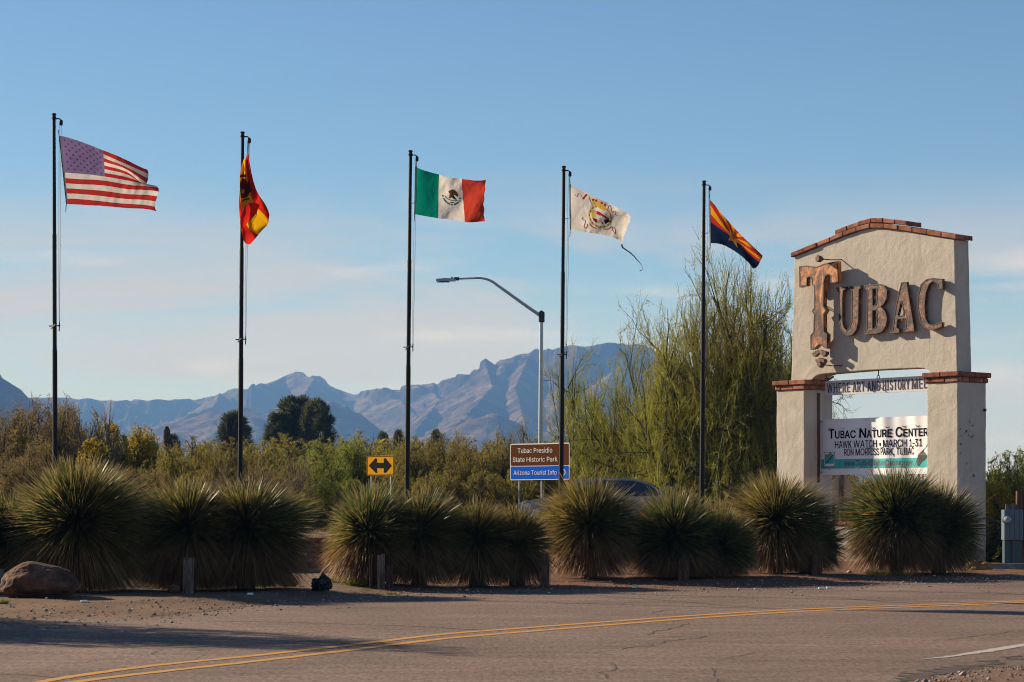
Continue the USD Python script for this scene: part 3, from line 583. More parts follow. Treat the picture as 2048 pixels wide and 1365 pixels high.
# ---------------------------------------------------------------- hanging board with raised letters
bd = thing('hanging_board', 'narrow grey board with dark raised lettering hung from hooks under the arch', 'sign', Wm(-2.8, .54, 4.28))
part('board', mbox(-4.69, -.95, .51, .57, 4.285, 4.655), 'grey_board', bd)
def serif_word(word, a0, a1, z0, h):
    out, x, st = [], 0., .040
    for ch in word:
        m = meshkit.text_mesh(ch, 1., 1., False); v = np.array(m.vertices); v[:, 0] -= v[:, 0].min(); w = v[:, 0].max(); sx = .62
        sh = [v * [sx, 1, 1] + [x, 0, 0]]; fs = [m.faces]; W = w * sx
        for s_, lo, hi in {'W': ((.10, 0, 1), (.9, 0, 1)), 'H': ((.07, 1, 1), (.93, 1, 1)), 'E': (), 'R': ((.08, 1, 0), (.92, 1, 0)), 'A': ((.06, 1, 0), (.94, 1, 0)), 'N': ((.07, 1, 1), (.93, 0, 1)), 'D': (), 'I': ((.5, 1, 1),), 'T': ((.5, 1, 0),), 'Y': ((.5, 1, 0), (.06, 0, 1), (.94, 0, 1)), 'M': ((.06, 1, 1), (.94, 1, 1))}.get(ch, ()):
            for on, zb in ((lo, 0.), (hi, .955)):
                if on: b_ = trimesh.creation.box(bounds=[[x + s_ * W - .10, zb, 0], [x + s_ * W + .10, zb + .05, 1]]); sh.append(np.array(b_.vertices)); fs.append(b_.faces)
        for q_, f_ in zip(sh, fs): out.append((q_, f_))
        x += W + .20
    v, f = cat_mesh(*out); k = (a1 - a0) / (x - .20)
    return Wm(a0 + v[:, 0] * k, .5095 - .010 * v[:, 2], z0 + v[:, 1] * h), f
for word, x0, x1 in (('WHERE', 490, 668), ('ART', 692, 785), ('AND', 808, 908), ('HISTORY', 930, 1140), ('MEET', 1160, 1328)):
    a0, _ = mon(1530 + x0 / 3.954, 770, .5); a1, _ = mon(1530 + x1 / 3.954, 770, .5)
    part('word', serif_word(word, float(a0), min(float(a1), -.96), 4.345, .245), 'letter_dark', bd)
for zx in (485, 897, 1332):
    a, _ = mon(1530 + zx / 3.954, 752, .54); zt = ZC - .08
    part('link', tube([Wm(float(a), .54, zt + .03), Wm(float(a), .54, 4.64)], .009, 5), 'dark_metal', bd)

# ---------------------------------------------------------------- vinyl banner
BC = .63
bn = thing('banner', 'white vinyl event banner with teal stripe stretched between the sign pillars', 'banner', Wm(-2.9, BC, 2.24))
def bwave(a, z): return .030 * np.sin(a * 5.1 + .8 * np.sin(z * 2)) * ss(a, -4.9, -3.6) + .012 * np.sin(a * 13 + z) * ss(a, -4.2, -3.2)
def bmap(v2, off): return Wm(v2[:, 0], BC + bwave(v2[:, 0], v2[:, 1]) - off, v2[:, 1])
def bpatch(poly, off, size=.09):
    out = []
    for g in (poly.geoms if hasattr(poly, 'geoms') else [poly]):
        v, f = trimesh.creation.triangulate_polygon(g, engine='earcut'); v3 = np.c_[v, 0 * v[:, 0]]
        if size: v3, f = trimesh.remesh.subdivide_to_size(v3, f, size, max_iter=12)
        q = np.array(v3)[:, :2]; t = bmap(q, off); f = np.array(f)
        nn = np.cross(t[f[:, 1]] - t[f[:, 0]], t[f[:, 2]] - t[f[:, 0]]); flip = nn @ N < 0; f[flip] = f[flip][:, ::-1]
        out.append((t, f))
    return cat_mesh(*out)
part('sheet', bpatch(sbox(-4.955, 2.24, -.925, 3.665), 0, .07), 'vinyl_white', bn, smooth=True)
part('hem', bpatch(sbox(-4.955, 3.60, -.925, 3.675), -.012), 'vinyl_white', bn, smooth=True)
stripe_z0, stripe_z1 = 2.40, 2.64
part('stripe', bpatch(sbox(-4.93, stripe_z0, -.925, stripe_z1), .004, .07), 'vinyl_teal', bn, smooth=True)
def bz(zx, zy): 
    a, z = mon(1530 + zx / 3.954, 700 + zy / 3.954, BC); return float(a), float(z)
def btext(name, text, zx0, zx1, zyl, cap, mat, bold=True, small=None):
    (a0, z0), (a1, _) = bz(zx0, zyl), bz(zx1, zyl)
    if small:
        pieces, x = [], 0.
        for wd in text.split(' '):
            for ch, hh in ((wd[0], 1.), (wd[1:], small)):
                m = meshkit.text_mesh(ch, hh, 1., bold); q = np.array(m.vertices); w = q[:, 0].max() - q[:, 0].min(); q[:, 0] += x - q[:, 0].min(); x += w + .10; pieces.append((q, m.faces))
            x += .32
        q, f = cat_mesh(*pieces)
    else:
        m = meshkit.text_mesh(text, 1., 1., bold); q, f = np.array(m.vertices), m.faces
    q[:, 0] -= q[:, 0].min(); q[:, 0] *= (a1 - a0) / q[:, 0].max()
    v2 = np.stack([a0 + q[:, 0], z0 + q[:, 1] * cap], -1)
    part(name, (bmap(v2, .004 + .004 * q[:, 2]), f), mat, bn)
btext('lettering', 'TUBAC NATURE CENTER', 503, 1296, 702, .235, 'ink', True, .80)
btext('lettering', 'HAWK WATCH • MARCH 1–31', 553, 1246, 779, .185, 'ink', False)
btext('lettering', 'RON MORRISS PARK, TUBAC', 629, 1176, 838, .175, 'ink', False)
btext('lettering', 'www.TubacNatureCenter.com', 628, 1166, 918, .135, 'ink_grey', True)
(a0, z0), (a1, z1) = bz(470, 925), bz(552, 808)
lg = part('emblem', bpatch(sbox(a0, z0, a1, z1), .006, 0), 'ink_grey', bn)
part('border', bpatch(sbox(a0 + .012, z0 + .012, a1 - .012, z1 - .012), .009, 0), 'vinyl_white', lg)
part('field', bpatch(sbox(a0 + .03, z0 + .075, a1 - .03, z1 - .055), .012, 0), 'vinyl_teal', lg)
_bird = affinity.rotate(Point(0, 0).buffer(1), 0); _bird = affinity.rotate(affinity.scale(_bird, .075, .036), 38).union(affinity.translate(Point(0, 0).buffer(.027), .055, .062)).union(Polygon([(-.04, -.013), (-.10, -.10), (-.065, -.10), (-.013, -.045)]))
part('bird', bpatch(affinity.translate(_bird, (a0 + a1) / 2 - .01, z0 + .28), .016, 0), 'bird_ochre', lg)
part('twig', bpatch(LineString([(a0 + .08, z0 + .10), (a0 + .2, z0 + .2), (a1 - .06, z0 + .30)]).buffer(.009), .015, 0), 'ink', lg)
part('hawk', bpatch(Polygon([bz(x, y) for x, y in ((1195, 885), (1215, 830), (1250, 795), (1280, 770), (1293, 738), (1320, 700), (1345, 760), (1330, 840), (1280, 862), (1245, 885), (1222, 922), (1204, 915))]), .006, 0), 'bird_brown', bn)
for zx, zy in ((515, 607), (625, 607), (738, 606), (858, 602), (975, 597), (1097, 590), (1215, 587), (690, 765), (815, 762), (930, 756), (1045, 752), (1160, 747), (510, 930), (630, 922), (735, 914), (860, 912), (975, 905), (1097, 905)):
    a, z = bz(zx, zy); r = .075
    cres = Polygon([(a + r * math.cos(t), z + r * math.sin(t)) for t in np.linspace(math.pi * .95, math.pi * 2.05, 14)] + [(a + r * math.cos(t), z + .6 * r * math.sin(t)) for t in np.linspace(math.pi * 2.05, math.pi * .95, 14)])
    part('wind_slit', bpatch(cres, .011, 0), 'ink_grey' if zx > 800 else 'grey_board', bn)
for a in np.linspace(-4.90, -4.90, 1):
    for z in (2.30, 3.60):
        part('tie', tube([Wm(a, BC - .01, z), Wm(-4.94, .56, z + .02)], .008, 5), 'rope_dark', bn)

# ---------------------------------------------------------------- flagpoles
POLE = [  # base px, top px, top py, Y, first step py, second step py, cleat py
    (110.5, 108, 236, 40.0, 469, 700, 655), (480, 485, 272, 42.1, 497, 718, 682), (814, 821, 309, 44.3, 520, 732, 697), (1122, 1127.5, 340, 46.3, 545, 746, 712), (1404, 1408, 369, 48.4, 563, 759, 725)]
PLAB = ['tall black flagpole nearest the left edge of the photo, flying the striped flag', 'tall black flagpole with the limp red and yellow flag wrapped against it', 'tall black flagpole flying the green, white and red flag, behind the double arrow sign',
        'tall black flagpole crossing the brown park sign and flying the white flag', 'tall black flagpole in front of the big feathery tree, nearest the gateway']
def rope_pts(a, b, sag=.0, n=8):
    t = np.linspace(0, 1, n)[:, None]; p = np.array(a) * (1 - t) + np.array(b) * t; p[:, 0] += sag * np.sin(np.pi * t[:, 0]); return p
PBASE = []
for (bx_, tx, ty, Y, s1, s2, cl), lab in zip(POLE, PLAB):
    b, t = P(bx_, 1000, Y), P(tx, ty, Y); b = b + (t - b) * ((hz(b[0], Y) - .1 - b[2]) / (t[2] - b[2])); z0 = b[2]
    at = lambda py: b + (t - b) * ((P(0, py, Y)[2] - z0) / (t[2] - z0))
    k = Y / F
    fp = thing('flagpole', lab, 'flagpole', b, group='row of five flagpoles')
    PBASE.append(fp)
    ax = nrm(t - b); zz = lambda py: (P(0, py, Y)[2] - z0)
    r1, r2, r3 = 3.5 * k, 4.2 * k, 4.8 * k
    part('shaft', lathe(b, [(r3 * 1.05, 0), (r3, zz(s2) - .02), (r3, zz(s2)), (r2, zz(s2) + .004), (r2, zz(s1)), (r1, zz(s1) + .004), (r1 * .95, t[2] - z0)], 14, ax), 'black_paint', fp, smooth=40)
    part('finial', lathe(t - ax * .03, [(r1 * 1.0, 0), (r1 * 1.35, .005), (r1 * 1.35, .035), (r1 * 1.05, .04), (r1 * 1.0, .075), (r1 * 1.3, .078), (r1 * 1.3, .10), (r1 * .5, .112)], 14, ax), 'black_paint', fp, smooth=30)
    pa = t + [.13, -.01, -.09]
    part('pulley', cat_mesh(tube([t + [0, 0, -.02], t + [.09, 0, -.015], t + [.13, -.01, -.045]], .012, 6), lathe(pa, [(.02, -.05), (.03, -.03), (.03, .03), (.015, .05)], 8)), 'black_paint', fp)
    cz = at(cl)
    part('cleat', cat_mesh(tube([cz + [-.10, 0, .02], cz + [.10, 0, .03]], .012, 6), tube([cz + [.09, -.02, .09], cz + [.085, -.02, -.07]], .010, 6), tube([cz + [-.06, -.03, -.03], cz + [.05, -.05, .07]], .012, 5)), 'dark_metal', fp)
    part('halyard', cat_mesh(tube(rope_pts(pa, cz + [.09, -.02, 0], .0), .0035, 5), tube(rope_pts(pa + [-.035, 0, 0], cz + [.075, .02, 0], -.005), .0035, 5)), 'rope', fp)
    if Y > 41: 
        bp = at(ty + 98); part('band', cat_mesh(lathe(bp, [(r1 * 1.12, -.012), (r1 * 1.12, .012)], 14), tube([bp, bp + [.12, -.01, .005], bp + [.125, -.01, .04], pa + [-.01, 0, -.05]], .006, 5)), 'dark_metal', fp)
px2 = PBASE[1]
lb = P(489, 974, 41.9)
part('junction_box', bbox(lb[0] - .08, lb[0] + .08, lb[1] - .07, lb[1] + .07, lb[2] - .11, lb[2] + .11, .01), 'black_paint', px2)

# ---------------------------------------------------------------- flags
class Cloth:
    def __init__(s, us, vs, pts, dep, Y, waves=()):
        """pts[v][u] = photo pixel of each control point, dep[v][u] = metres nearer (-) or farther (+) than the pole"""
        p = np.array(pts, float); d = np.array(dep, float)
        s.sx, s.sy, s.sd = (RectBivariateSpline(vs, us, q, kx=min(3, len(vs) - 1), ky=min(3, len(us) - 1)) for q in (p[..., 0], p[..., 1], d))
        s.Y, s.waves = Y, waves
    def __call__(s, uv, off=0.):
        u, v = uv[:, 0], uv[:, 1]
        d = s.sd.ev(v, u)
        for A, fu, fv, ph in s.waves: d = d + A * 3.2 * (meshkit.fbm(np.stack([u * fu * .30 + v * fv * .12 + ph, v * abs(fv) * .16 + 2 * ph, 0 * u + ph], -1), 3, int(fu)) - .5) * np.clip(u * 3, 0, 1)
        px, py = s.sx.ev(v, u), s.sy.ev(v, u); Y = s.Y + 0 * d
        return np.stack([(px - CX) / F * Y, Y + d - off, H + (HY - py) / F * Y], -1)
    def patch(s, poly, size=.02, off=0.):
        out = []
        for g in (poly.geoms if hasattr(poly, 'geoms') else [poly]):
            if g.geom_type != 'Polygon' or g.area < 1e-7: continue
            v, f = trimesh.creation.triangulate_polygon(g, engine='earcut'); v3, f = trimesh.remesh.subdivide_to_size(np.c_[v, 0 * v[:, 0]], f, size, max_iter=14)
            v3, f = np.array(v3), np.array(f); q = s(v3[:, :2], off)
            f = np.where((np.cross(v3[f[:, 1], :2] - v3[f[:, 0], :2], v3[f[:, 2], :2] - v3[f[:, 0], :2]) > 0)[:, None], f[:, ::-1], f)
            t = trimesh.Trimesh(q, f, process=False); t.merge_vertices(); out.append((np.array(t.vertices), np.array(t.faces)))
        return cat_mesh(*out)
def star(cx, cy, r, asp, ph=math.pi / 2, k=.40):
    return Polygon([(cx + (r if i % 2 == 0 else r * k) * math.cos(ph + i * math.pi / 5) / asp, cy - (r if i % 2 == 0 else r * k) * math.sin(ph + i * math.pi / 5)) for i in range(10)])
cloth('red_cloth', (.50, .035, .030)); cloth('white_cloth', (.76, .70, .63)); cloth('blue_cloth', (.19, .13, .27), .55); cloth('star_cloth', (.050, .035, .09), .3)
cloth('green_cloth', (.002, .22, .155)); cloth('mex_red', (.52, .055, .030)); cloth('sp_red', (.58, .022, .010), .6); cloth('sp_yellow', (.80, .40, .006), .6); cloth('crest_dark', (.11, .02, .012), .3)
cloth('navy_cloth', (.009, .022, .060), .35); cloth('az_red', (.42, .030, .020), .5); cloth('az_gold', (.70, .30, .010), .5); cloth('copper_cloth', (.42, .16, .03), .5); cloth('ivory_cloth', (.74, .68, .60), .45)
cloth('brown_print', (.20, .095, .02), .2); cloth('dark_print', (.035, .022, .014), .1); cloth('teal_print', (.02, .22, .20), .2); cloth('crimson_print', (.36, .02, .03), .3); cloth('gold_print', (.72, .46, .10), .35); cloth('hoist_tape', (.30, .27, .26), .2)
def hoist(fl, c, pole_i, v0=0., v1=1.):
    fp = POLE[pole_i]
    e = c(np.array([[0, v0], [0, v1]]))
    part('hoist_rope', tube([e[0] + [-.012, 0, .10], e[0], e[1], e[1] + [-.012, 0, -.14]], .007, 5), 'rope_dark', fl)

# striped flag
c = Cloth([0, .2, .4, .6, .8, 1.], [0, .1, .2, .35, .5, .58, .8, 1.],
          [[(60 + x / 4.096, 220 + y / 4.096) for x, y in r] for r in (
              ((238, 212), (420, 262), (597, 330), (735, 385), (860, 450), (978, 505)), ((245, 268), (423, 306), (600, 372), (728, 425), (868, 490), (980, 545)), ((251, 324), (427, 350), (603, 412), (742, 455), (862, 520), (955, 578)),
              ((260, 408), (433, 430), (607, 470), (765, 505), (850, 555), (930, 606)), ((269, 492), (440, 505), (610, 530), (768, 556), (882, 582), (985, 604)), ((273, 537), (444, 549), (613, 563), (768, 590), (896, 606), (1032, 622)),
              ((286, 660), (455, 668), (628, 684), (770, 703), (903, 710), (1034, 724)), ((298, 772), (466, 780), (640, 791), (770, 803), (905, 808), (1037, 832)))],
          [[0, .02, .04, .02, -.10, -.22], [0, .03, .04, .05, .00, -.12], [0, .03, .04, .10, .16, .10], [0, .03, .03, .12, .22, .24], [0, .02, .02, .06, .12, .16], [0, .02, .02, .03, .05, .08], [0, .01, .02, .02, .02, .03], [0, .01, .02, .01, .03, .0]], 40.,
          [(.022, 16, 9, 0.), (.010, 34, -19, 1.), (.004, 60, 35, 2.)])
fl = thing('flag', 'red and white striped flag with starred purple-blue canton, its upper fly corner folding over', 'flag', c(np.array([[0., .5]]))[0], group='flags on the flagpoles')
for i in range(13):
    part('stripe', c.patch(sbox(.4 if i < 7 else .018, i / 13, 1, (i + 1) / 13), .022), 'red_cloth' if i % 2 == 0 else 'white_cloth', fl, smooth=True)
stars = [star(.018 + .382 * (k + .5 if r % 2 == 0 else k + 1) / 6, 7 / 13 * (r + 1) / 10, .021, 1.55) for r in range(9) for k in range(6 if r % 2 == 0 else 5)]
part('canton', c.patch(sbox(.018, 0, .4, 7 / 13).difference(unary_union(stars)), .03), 'blue_cloth', fl, smooth=True)
for s in stars: part('star', c.patch(s, .05), 'star_cloth', fl)
part('heading', c.patch(sbox(0, 0, .018, 1), .05), 'hoist_tape', fl, smooth=True)
hoist(fl, c, 0)

# limp red and yellow flag
q = lambda x, y: (450 + x / 5.69, 260 + y / 5.69)
c = Cloth([0, .2, .4, .6, .8, 1.], [0, .2, .4, .6, .8, 1.],
          [[q(*k) for k in r] for r in (((262, 255), (292, 445), (340, 640), (405, 770), (465, 860), (508, 975)), ((245, 315), (262, 520), (300, 700), (352, 835), (425, 920), (497, 1025)), ((228, 335), (222, 540), (238, 720), (270, 850), (370, 975), (478, 1085)),
                               ((212, 350), (180, 560), (190, 760), (215, 900), (305, 1060), (425, 1145)), ((200, 420), (172, 620), (172, 820), (200, 1000), (255, 1130), (372, 1215)), ((205, 480), (170, 700), (165, 900), (185, 1080), (215, 1250), (296, 1308)))],
          [[.0, .02, .03, .02, .0, .0], [-.05, -.07, -.05, .02, .04, .02], [.0, .05, .08, -.04, -.03, .0], [-.04, -.09, -.10, -.08, .02, .0], [.03, .04, .05, -.02, -.06, -.04], [-.06, -.08, -.08, -.08, -.10, -.08]], 42.0,
          [(.03, 9, 14, 0.), (.015, 5, 30, 1.)])
fl = thing('flag', 'limp red and yellow flag with dark crest hanging close against its pole', 'flag', c(np.array([[.5, .5]]))[0], group='flags on the flagpoles')
crest = affinity.scale(Point(.34, .46).buffer(1), .13, .20); crown = sbox(.27, .16, .41, .28); col1, col2 = sbox(.165, .32, .195, .64), sbox(.485, .32, .515, .64)
dark = unary_union([crest, crown, col1, col2])
part('red_band', c.patch(sbox(0, 0, 1, .25).difference(dark), .03), 'sp_red', fl, smooth=True)
part('yellow_band', c.patch(sbox(0, .25, 1, .75).difference(dark), .03), 'sp_yellow', fl, smooth=True)
part('red_band', c.patch(sbox(0, .75, 1, 1), .03), 'sp_red', fl, smooth=True)
part('crest', c.patch(dark, .03), 'crest_dark', fl, smooth=True)
part('crest_shield', c.patch(affinity.scale(Point(.36, .50).buffer(1), .03, .06), .03, .012), 'gold_print', fl, smooth=True)
fold = Cloth([0, .5, 1.], [0, .5, 1.], [[q(*p) for p in r] for r in (((200, 950), (285, 850), (405, 865)), ((185, 1040), (250, 985), (372, 955)), ((192, 1150), (235, 1112), (345, 990)))], [[-.16, -.19, -.15], [-.17, -.21, -.17], [-.15, -.19, -.16]], 42.)
part('red_fold', fold.patch(sbox(0, 0, 1, 1), .05), 'sp_red', fl, smooth=True)
part('hoist_rope', tube([P(496, 283, 42.0), P(495.5, 306, 42.)], .008, 5), 'rope_dark', fl)

# green, white and red flag
q = lambda x, y: (780 + x / 3.864, 290 + y / 3.864)
c = Cloth([0, .167, .333, .5, .667, .83, 1.], [0, .33, .67, 1.],
          [[q(*k) for k in r] for r in (((197, 168), (285, 203), (380, 232), (465, 252), (556, 264), (655, 272), (743, 266)), ((194, 290), (285, 320), (376, 345), (468, 362), (560, 372), (655, 377), (734, 375)),
                               ((192, 412), (283, 437), (374, 457), (472, 468), (570, 480), (655, 482), (730, 480)), ((191, 536), (282, 552), (372, 566), (475, 580), (577, 594), (660, 597), (735, 588)))],
          [[0, .05, .0, .06, .0, .08, .02], [0, .03, .0, .05, .02, .02, .06], [0, .04, .02, .02, .03, .08, .0], [0, .03, .03, .0, .06, .0, .05]], 44.3, [(.024, 17, 10, 0.), (.010, 33, -24, 1.2), (.004, 61, 47, .4)])
fl = thing('flag', 'green, white and red flag with brown eagle emblem streaming from its pole', 'flag', c(np.array([[0., .5]]))[0], group='flags on the flagpoles')
cx, cy = .515, .50; E = lambda x, y, a, b, r=0: affinity.translate(affinity.rotate(affinity.scale(Point(0, 0).buffer(1, 12), a, b), r), x, y)
_gu, _gv = np.meshgrid(np.linspace(0, 1, 401), np.linspace(0, 1, 401))
def inverse(c):
    gx, gy = c.sx.ev(_gv.ravel(), _gu.ravel()), c.sy.ev(_gv.ravel(), _gu.ravel())
    def inv(X, Y): k = np.argmin((gx - X) ** 2 + (gy - Y) ** 2); return float(_gu.ravel()[k]), float(_gv.ravel()[k])
    return inv
_iv = inverse(c); z = lambda x, y: _iv(860 + x / 19.5, 360 + y / 19.5)
eagle = Polygon([z(*p) for p in ((740, 430), (820, 375), (900, 362), (1000, 420), (1070, 500), (1098, 590), (1082, 655), (1035, 645), (965, 590), (925, 570), (930, 640), (870, 680), (800, 702), (735, 702), (762, 640), (760, 520), (712, 455))]).buffer(.002)
wing = unary_union([LineString([z(870, 400), z(960, 470), z(1040, 600)]).buffer(.006), LineString([z(860, 440), z(880, 560), z(800, 640)]).buffer(.005)])
foot = unary_union([Polygon([z(*p) for p in ((850, 650), (930, 610), (945, 640), (1045, 765), (1020, 780), (930, 745), (880, 695))]).buffer(.002), LineString([z(585, 630), z(640, 700), z(740, 752)]).buffer(.007), wing])
isle = LineString([z(740, 758), z(820, 790), z(900, 812), z(1055, 805)]).buffer(.011)
wreath = unary_union([affinity.scale(Point(*z(*p)).buffer(1), .016, .020) for p in ((500, 625), (545, 740), (590, 800), (635, 850), (690, 900), (750, 935), (860, 968), (970, 955), (1030, 925), (1090, 890), (1150, 822), (1170, 722))])
rock = affinity.scale(Point(*z(860, 878)).buffer(1), .026, .020)
eagle = eagle.difference(foot)
foot = foot.difference(eagle); isle = isle.difference(unary_union([eagle, foot])); wreath = wreath.difference(unary_union([eagle, foot, isle])); rock = rock.difference(isle)
part('green_band', c.patch(sbox(0, 0, .3333, 1), .022), 'green_cloth', fl, smooth=True)
part('white_band', c.patch(sbox(.3333, 0, .6667, 1).difference(unary_union([eagle, foot, isle, wreath, rock])), .022), 'white_cloth', fl, smooth=True)
rag = Polygon([(.6667, 0), (1, 0), (.985, .12), (1, .22), (.98, .35), (.995, .47), (.975, .60), (1, .72), (.982, .85), (1, 1), (.6667, 1)])
part('red_band', c.patch(rag, .022), 'mex_red', fl, smooth=True)
em = part('emblem', c.patch(eagle, .03), 'brown_print', fl, smooth=True)
part('talon', c.patch(foot, .03), 'dark_print', em); part('lake', c.patch(isle, .03), 'teal_print', em); part('wreath', c.patch(wreath, .03), 'teal_print', em); part('stone', c.patch(rock, .03), 'brown_print', em)
hoist(fl, c, 2)

# white flag with a crest
q = lambda x, y: (1130 + x / 9.75, 360 + y / 9.75)
c = Cloth([0, .2, .4, .6, .8, 1.], [0, .33, .67, 1.],
          [[q(*k) for k in r] for r in (((105, 92), (330, 205), (560, 315), (780, 425), (1000, 530), (1235, 640)), ((105, 385), (330, 450), (560, 525), (775, 610), (1010, 700), (1290, 745)),
                               ((105, 680), (330, 705), (555, 755), (770, 820), (1010, 895), (1225, 930)), ((105, 975), (325, 1005), (545, 1045), (760, 1080), (960, 1130), (1120, 1240)))],
          [[0, .03, .05, .03, .06, .10], [0, .03, .02, .06, .02, .16], [0, .02, .05, .02, -.04, .10], [0, .02, .03, .05, .02, .0]], 46.3, [(.024, 15, 12, 0.), (.010, 31, -22, 1.), (.004, 55, 41, .6)])
fl = thing('flag', 'white flag with red and gold crest, ribbons and a torn trailing corner', 'flag', c(np.array([[0., .5]]))[0], group='flags on the flagpoles')
cx, cy = .515, .56
ringo = E(cx, cy, .175, .29); ringi = E(cx, cy, .150, .245); shield = E(cx, cy, .135, .22)
beads = unary_union([E(cx + .163 * math.cos(t), cy + .268 * math.sin(t), .011, .018) for t in np.linspace(0, 2 * np.pi, 19)[:-1]])
_iv = inverse(c); z = lambda x, y: _iv(1130 + x / 9.75, 360 + y / 9.75)
Z = lambda *pts: Polygon([z(*p) for p in pts]).buffer(.002)
cx, cy = z(690, 705); ringo = Z(*[(690 + 232 * math.cos(t), 715 + 222 * math.sin(t) + 70 * math.cos(t) * .5) for t in np.linspace(0, 2 * np.pi, 40)[:-1]]); ringi = Z(*[(690 + 192 * math.cos(t), 715 + 182 * math.sin(t) + 60 * math.cos(t) * .5) for t in np.linspace(0, 2 * np.pi, 40)[:-1]])
beads = unary_union([Z(*[(690 + 212 * math.cos(t) + 11 * math.cos(a), 715 + 202 * math.sin(t) + 65 * math.cos(t) * .5 + 11 * math.sin(a)) for a in np.linspace(0, 2 * np.pi, 9)[:-1]]) for t in np.linspace(0, 2 * np.pi, 17)[:-1]])
crownp = Z((535, 465), (530, 385), (560, 365), (800, 470), (805, 520), (775, 592), (700, 562), (590, 500))
crown_red = unary_union([Z(*[(x + 24 * math.cos(a), y + 24 * math.sin(a)) for a in np.linspace(0, 2 * np.pi, 11)[:-1]]) for x, y in ((553, 385), (612, 402), (720, 446), (785, 488))])
ringp = ringo.difference(ringi).difference(beads).difference(crownp); beads = beads.difference(crownp)
q1 = unary_union([Z((520, 590), (605, 595), (600, 728), (532, 715)), Z((632, 782), (690, 800), (662, 852), (615, 835))]).difference(crownp); q2 = unary_union([Z((532, 722), (640, 772), (612, 832), (565, 792)), Z((720, 800), (748, 852), (712, 852))]).difference(q1)
q4 = Z((618, 598), (690, 625), (862, 755), (840, 775), (712, 690), (670, 690), (612, 652)).difference(unary_union([q1, q2, crownp])); q3 = Z((758, 778), (845, 762), (878, 810), (792, 868)).difference(unary_union([q4, ringp]))
def rib(pts, w):
    pts = np.array(pts); t = np.linspace(0, 1, len(pts)); uu = np.linspace(0, 1, 30)
    return LineString(np.stack([PchipInterpolator(t, pts[:, k])(uu) for k in (0, 1)], -1)).buffer(w)
inv = z
ribs = [rib([inv(*p) for p in l], w) for l, w in (([(205, 290), (235, 325), (265, 265), (300, 290), (365, 370)], .006), ([(355, 370), (395, 320), (425, 285)], .014), ([(425, 285), (470, 320), (500, 420), (520, 460)], .006),
    ([(800, 590), (840, 560), (865, 495), (890, 500), (925, 640), (965, 600), (995, 610), (990, 685), (1030, 690)], .007), ([(360, 735), (335, 760), (405, 800), (375, 900), (400, 940), (430, 920), (440, 860)], .008), ([(485, 850), (530, 905), (610, 940)], .010),
    ([(760, 960), (830, 965), (900, 920)], .010), ([(930, 930), (935, 1000), (985, 1055), (965, 935)], .008))]
ribs = [r.difference(unary_union([ringo, crownp])) for r in ribs]
prints = unary_union([ringp, beads, crownp, q1, q2, q3, q4] + ribs)
torn = Polygon([(0, 0), (1, 0), (.99, .1), (1, .2), (.985, .33), (1, .45), (.98, .6), (.99, .75), (.975, .9), (1, 1), (.8, 1), (.5, .99), (0, 1)])
part('field', c.patch(torn.difference(prints), .025), 'ivory_cloth', fl, smooth=True)
em = part('emblem', c.patch(ringp, .03), 'gold_print', fl)
part('bead', c.patch(beads, .03), 'dark_print', em); part('crown', c.patch(crownp.difference(crown_red), .03), 'gold_print', em); part('crown_lining', c.patch(crown_red, .03), 'az_red', em)
part('quarter', c.patch(q1, .03), 'gold_print', em); part('quarter', c.patch(q2, .03), 'crimson_print', em); part('quarter', c.patch(q3, .03), 'dark_print', em); part('quarter', c.patch(q4, .03), 'az_red', em)
for r in ribs: part('ribbon', c.patch(max(r.geoms, key=lambda g: g.area) if hasattr(r, 'geoms') else r, .03), 'crimson_print', fl)
hoist(fl, c, 3)
tt = [P(780 + x / 3.864, 290 + y / 3.864, 46.3) for x, y in ((1790, 770), (1798, 795), (1850, 830), (1885, 860), (1905, 885), (1930, 910), (1945, 935), (1957, 962), (1930, 975))]
part('loose_thread', tube(tt, [.022, .016, .013, .011, .011, .007, .004, .004, .009], 5), 'hoist_tape', fl)

# rayed flag
q = lambda x, y: (1240 + x / 5.055, 350 + y / 5.055)
c = Cloth([0, .25, .5, .75, 1.], [0, .25, .5, .75, 1.],
          [[q(*k) for k in r] for r in (((908, 250), (1040, 398), (1180, 555), (1310, 690), (1445, 815)), ((910, 360), (1040, 470), (1165, 595), (1290, 730), (1432, 850)), ((912, 470), (1035, 555), (1150, 640), (1275, 770), (1418, 880)),
                               ((914, 580), (1030, 632), (1140, 705), (1265, 815), (1395, 920)), ((915, 690), (1030, 702), (1125, 752), (1250, 835), (1347, 948)))],
          [[0, .05, .08, .05, .04], [0, .03, -.02, .05, .02], [0, .05, .06, -.02, .05], [0, .02, .02, .07, .0], [0, .05, -.02, .04, .05]], 48.4, [(.03, 14, 10, 0.), (.012, 30, -20, 1.)])
fl = thing('flag', 'flag with red and gold rays above a navy half, sagging from its pole', 'flag', c(np.array([[0., .5]]))[0], group='flags on the flagpoles')
big = sbox(0, 0, 1, .5); st = star(.5, .5, .26, 1.5, -math.pi / 2 + math.pi, .40); st = star(.5, .5, .26, 1.5)
for i in range(13):
    t0, t1 = math.pi - i * math.pi / 13, math.pi - (i + 1) * math.pi / 13
    ray = Polygon([(.5, .5), (.5 + 2 * math.cos(t0), .5 - 3 * math.sin(t0)), (.5 + 2 * math.cos(t1), .5 - 3 * math.sin(t1))]).intersection(big).difference(st)
    part('ray', c.patch(ray, .04), 'az_red' if i % 2 == 0 else 'az_gold', fl, smooth=True)
part('lower_half', c.patch(sbox(0, .5, 1, 1).difference(st), .04), 'navy_cloth', fl, smooth=True)
part('star', c.patch(st, .05), 'copper_cloth', fl, smooth=True)
part('heading', tube(c(np.array([[0, v] for v in np.linspace(0, 1, 8)])), .012, 5), 'white_cloth', fl)
hoist(fl, c, 4)

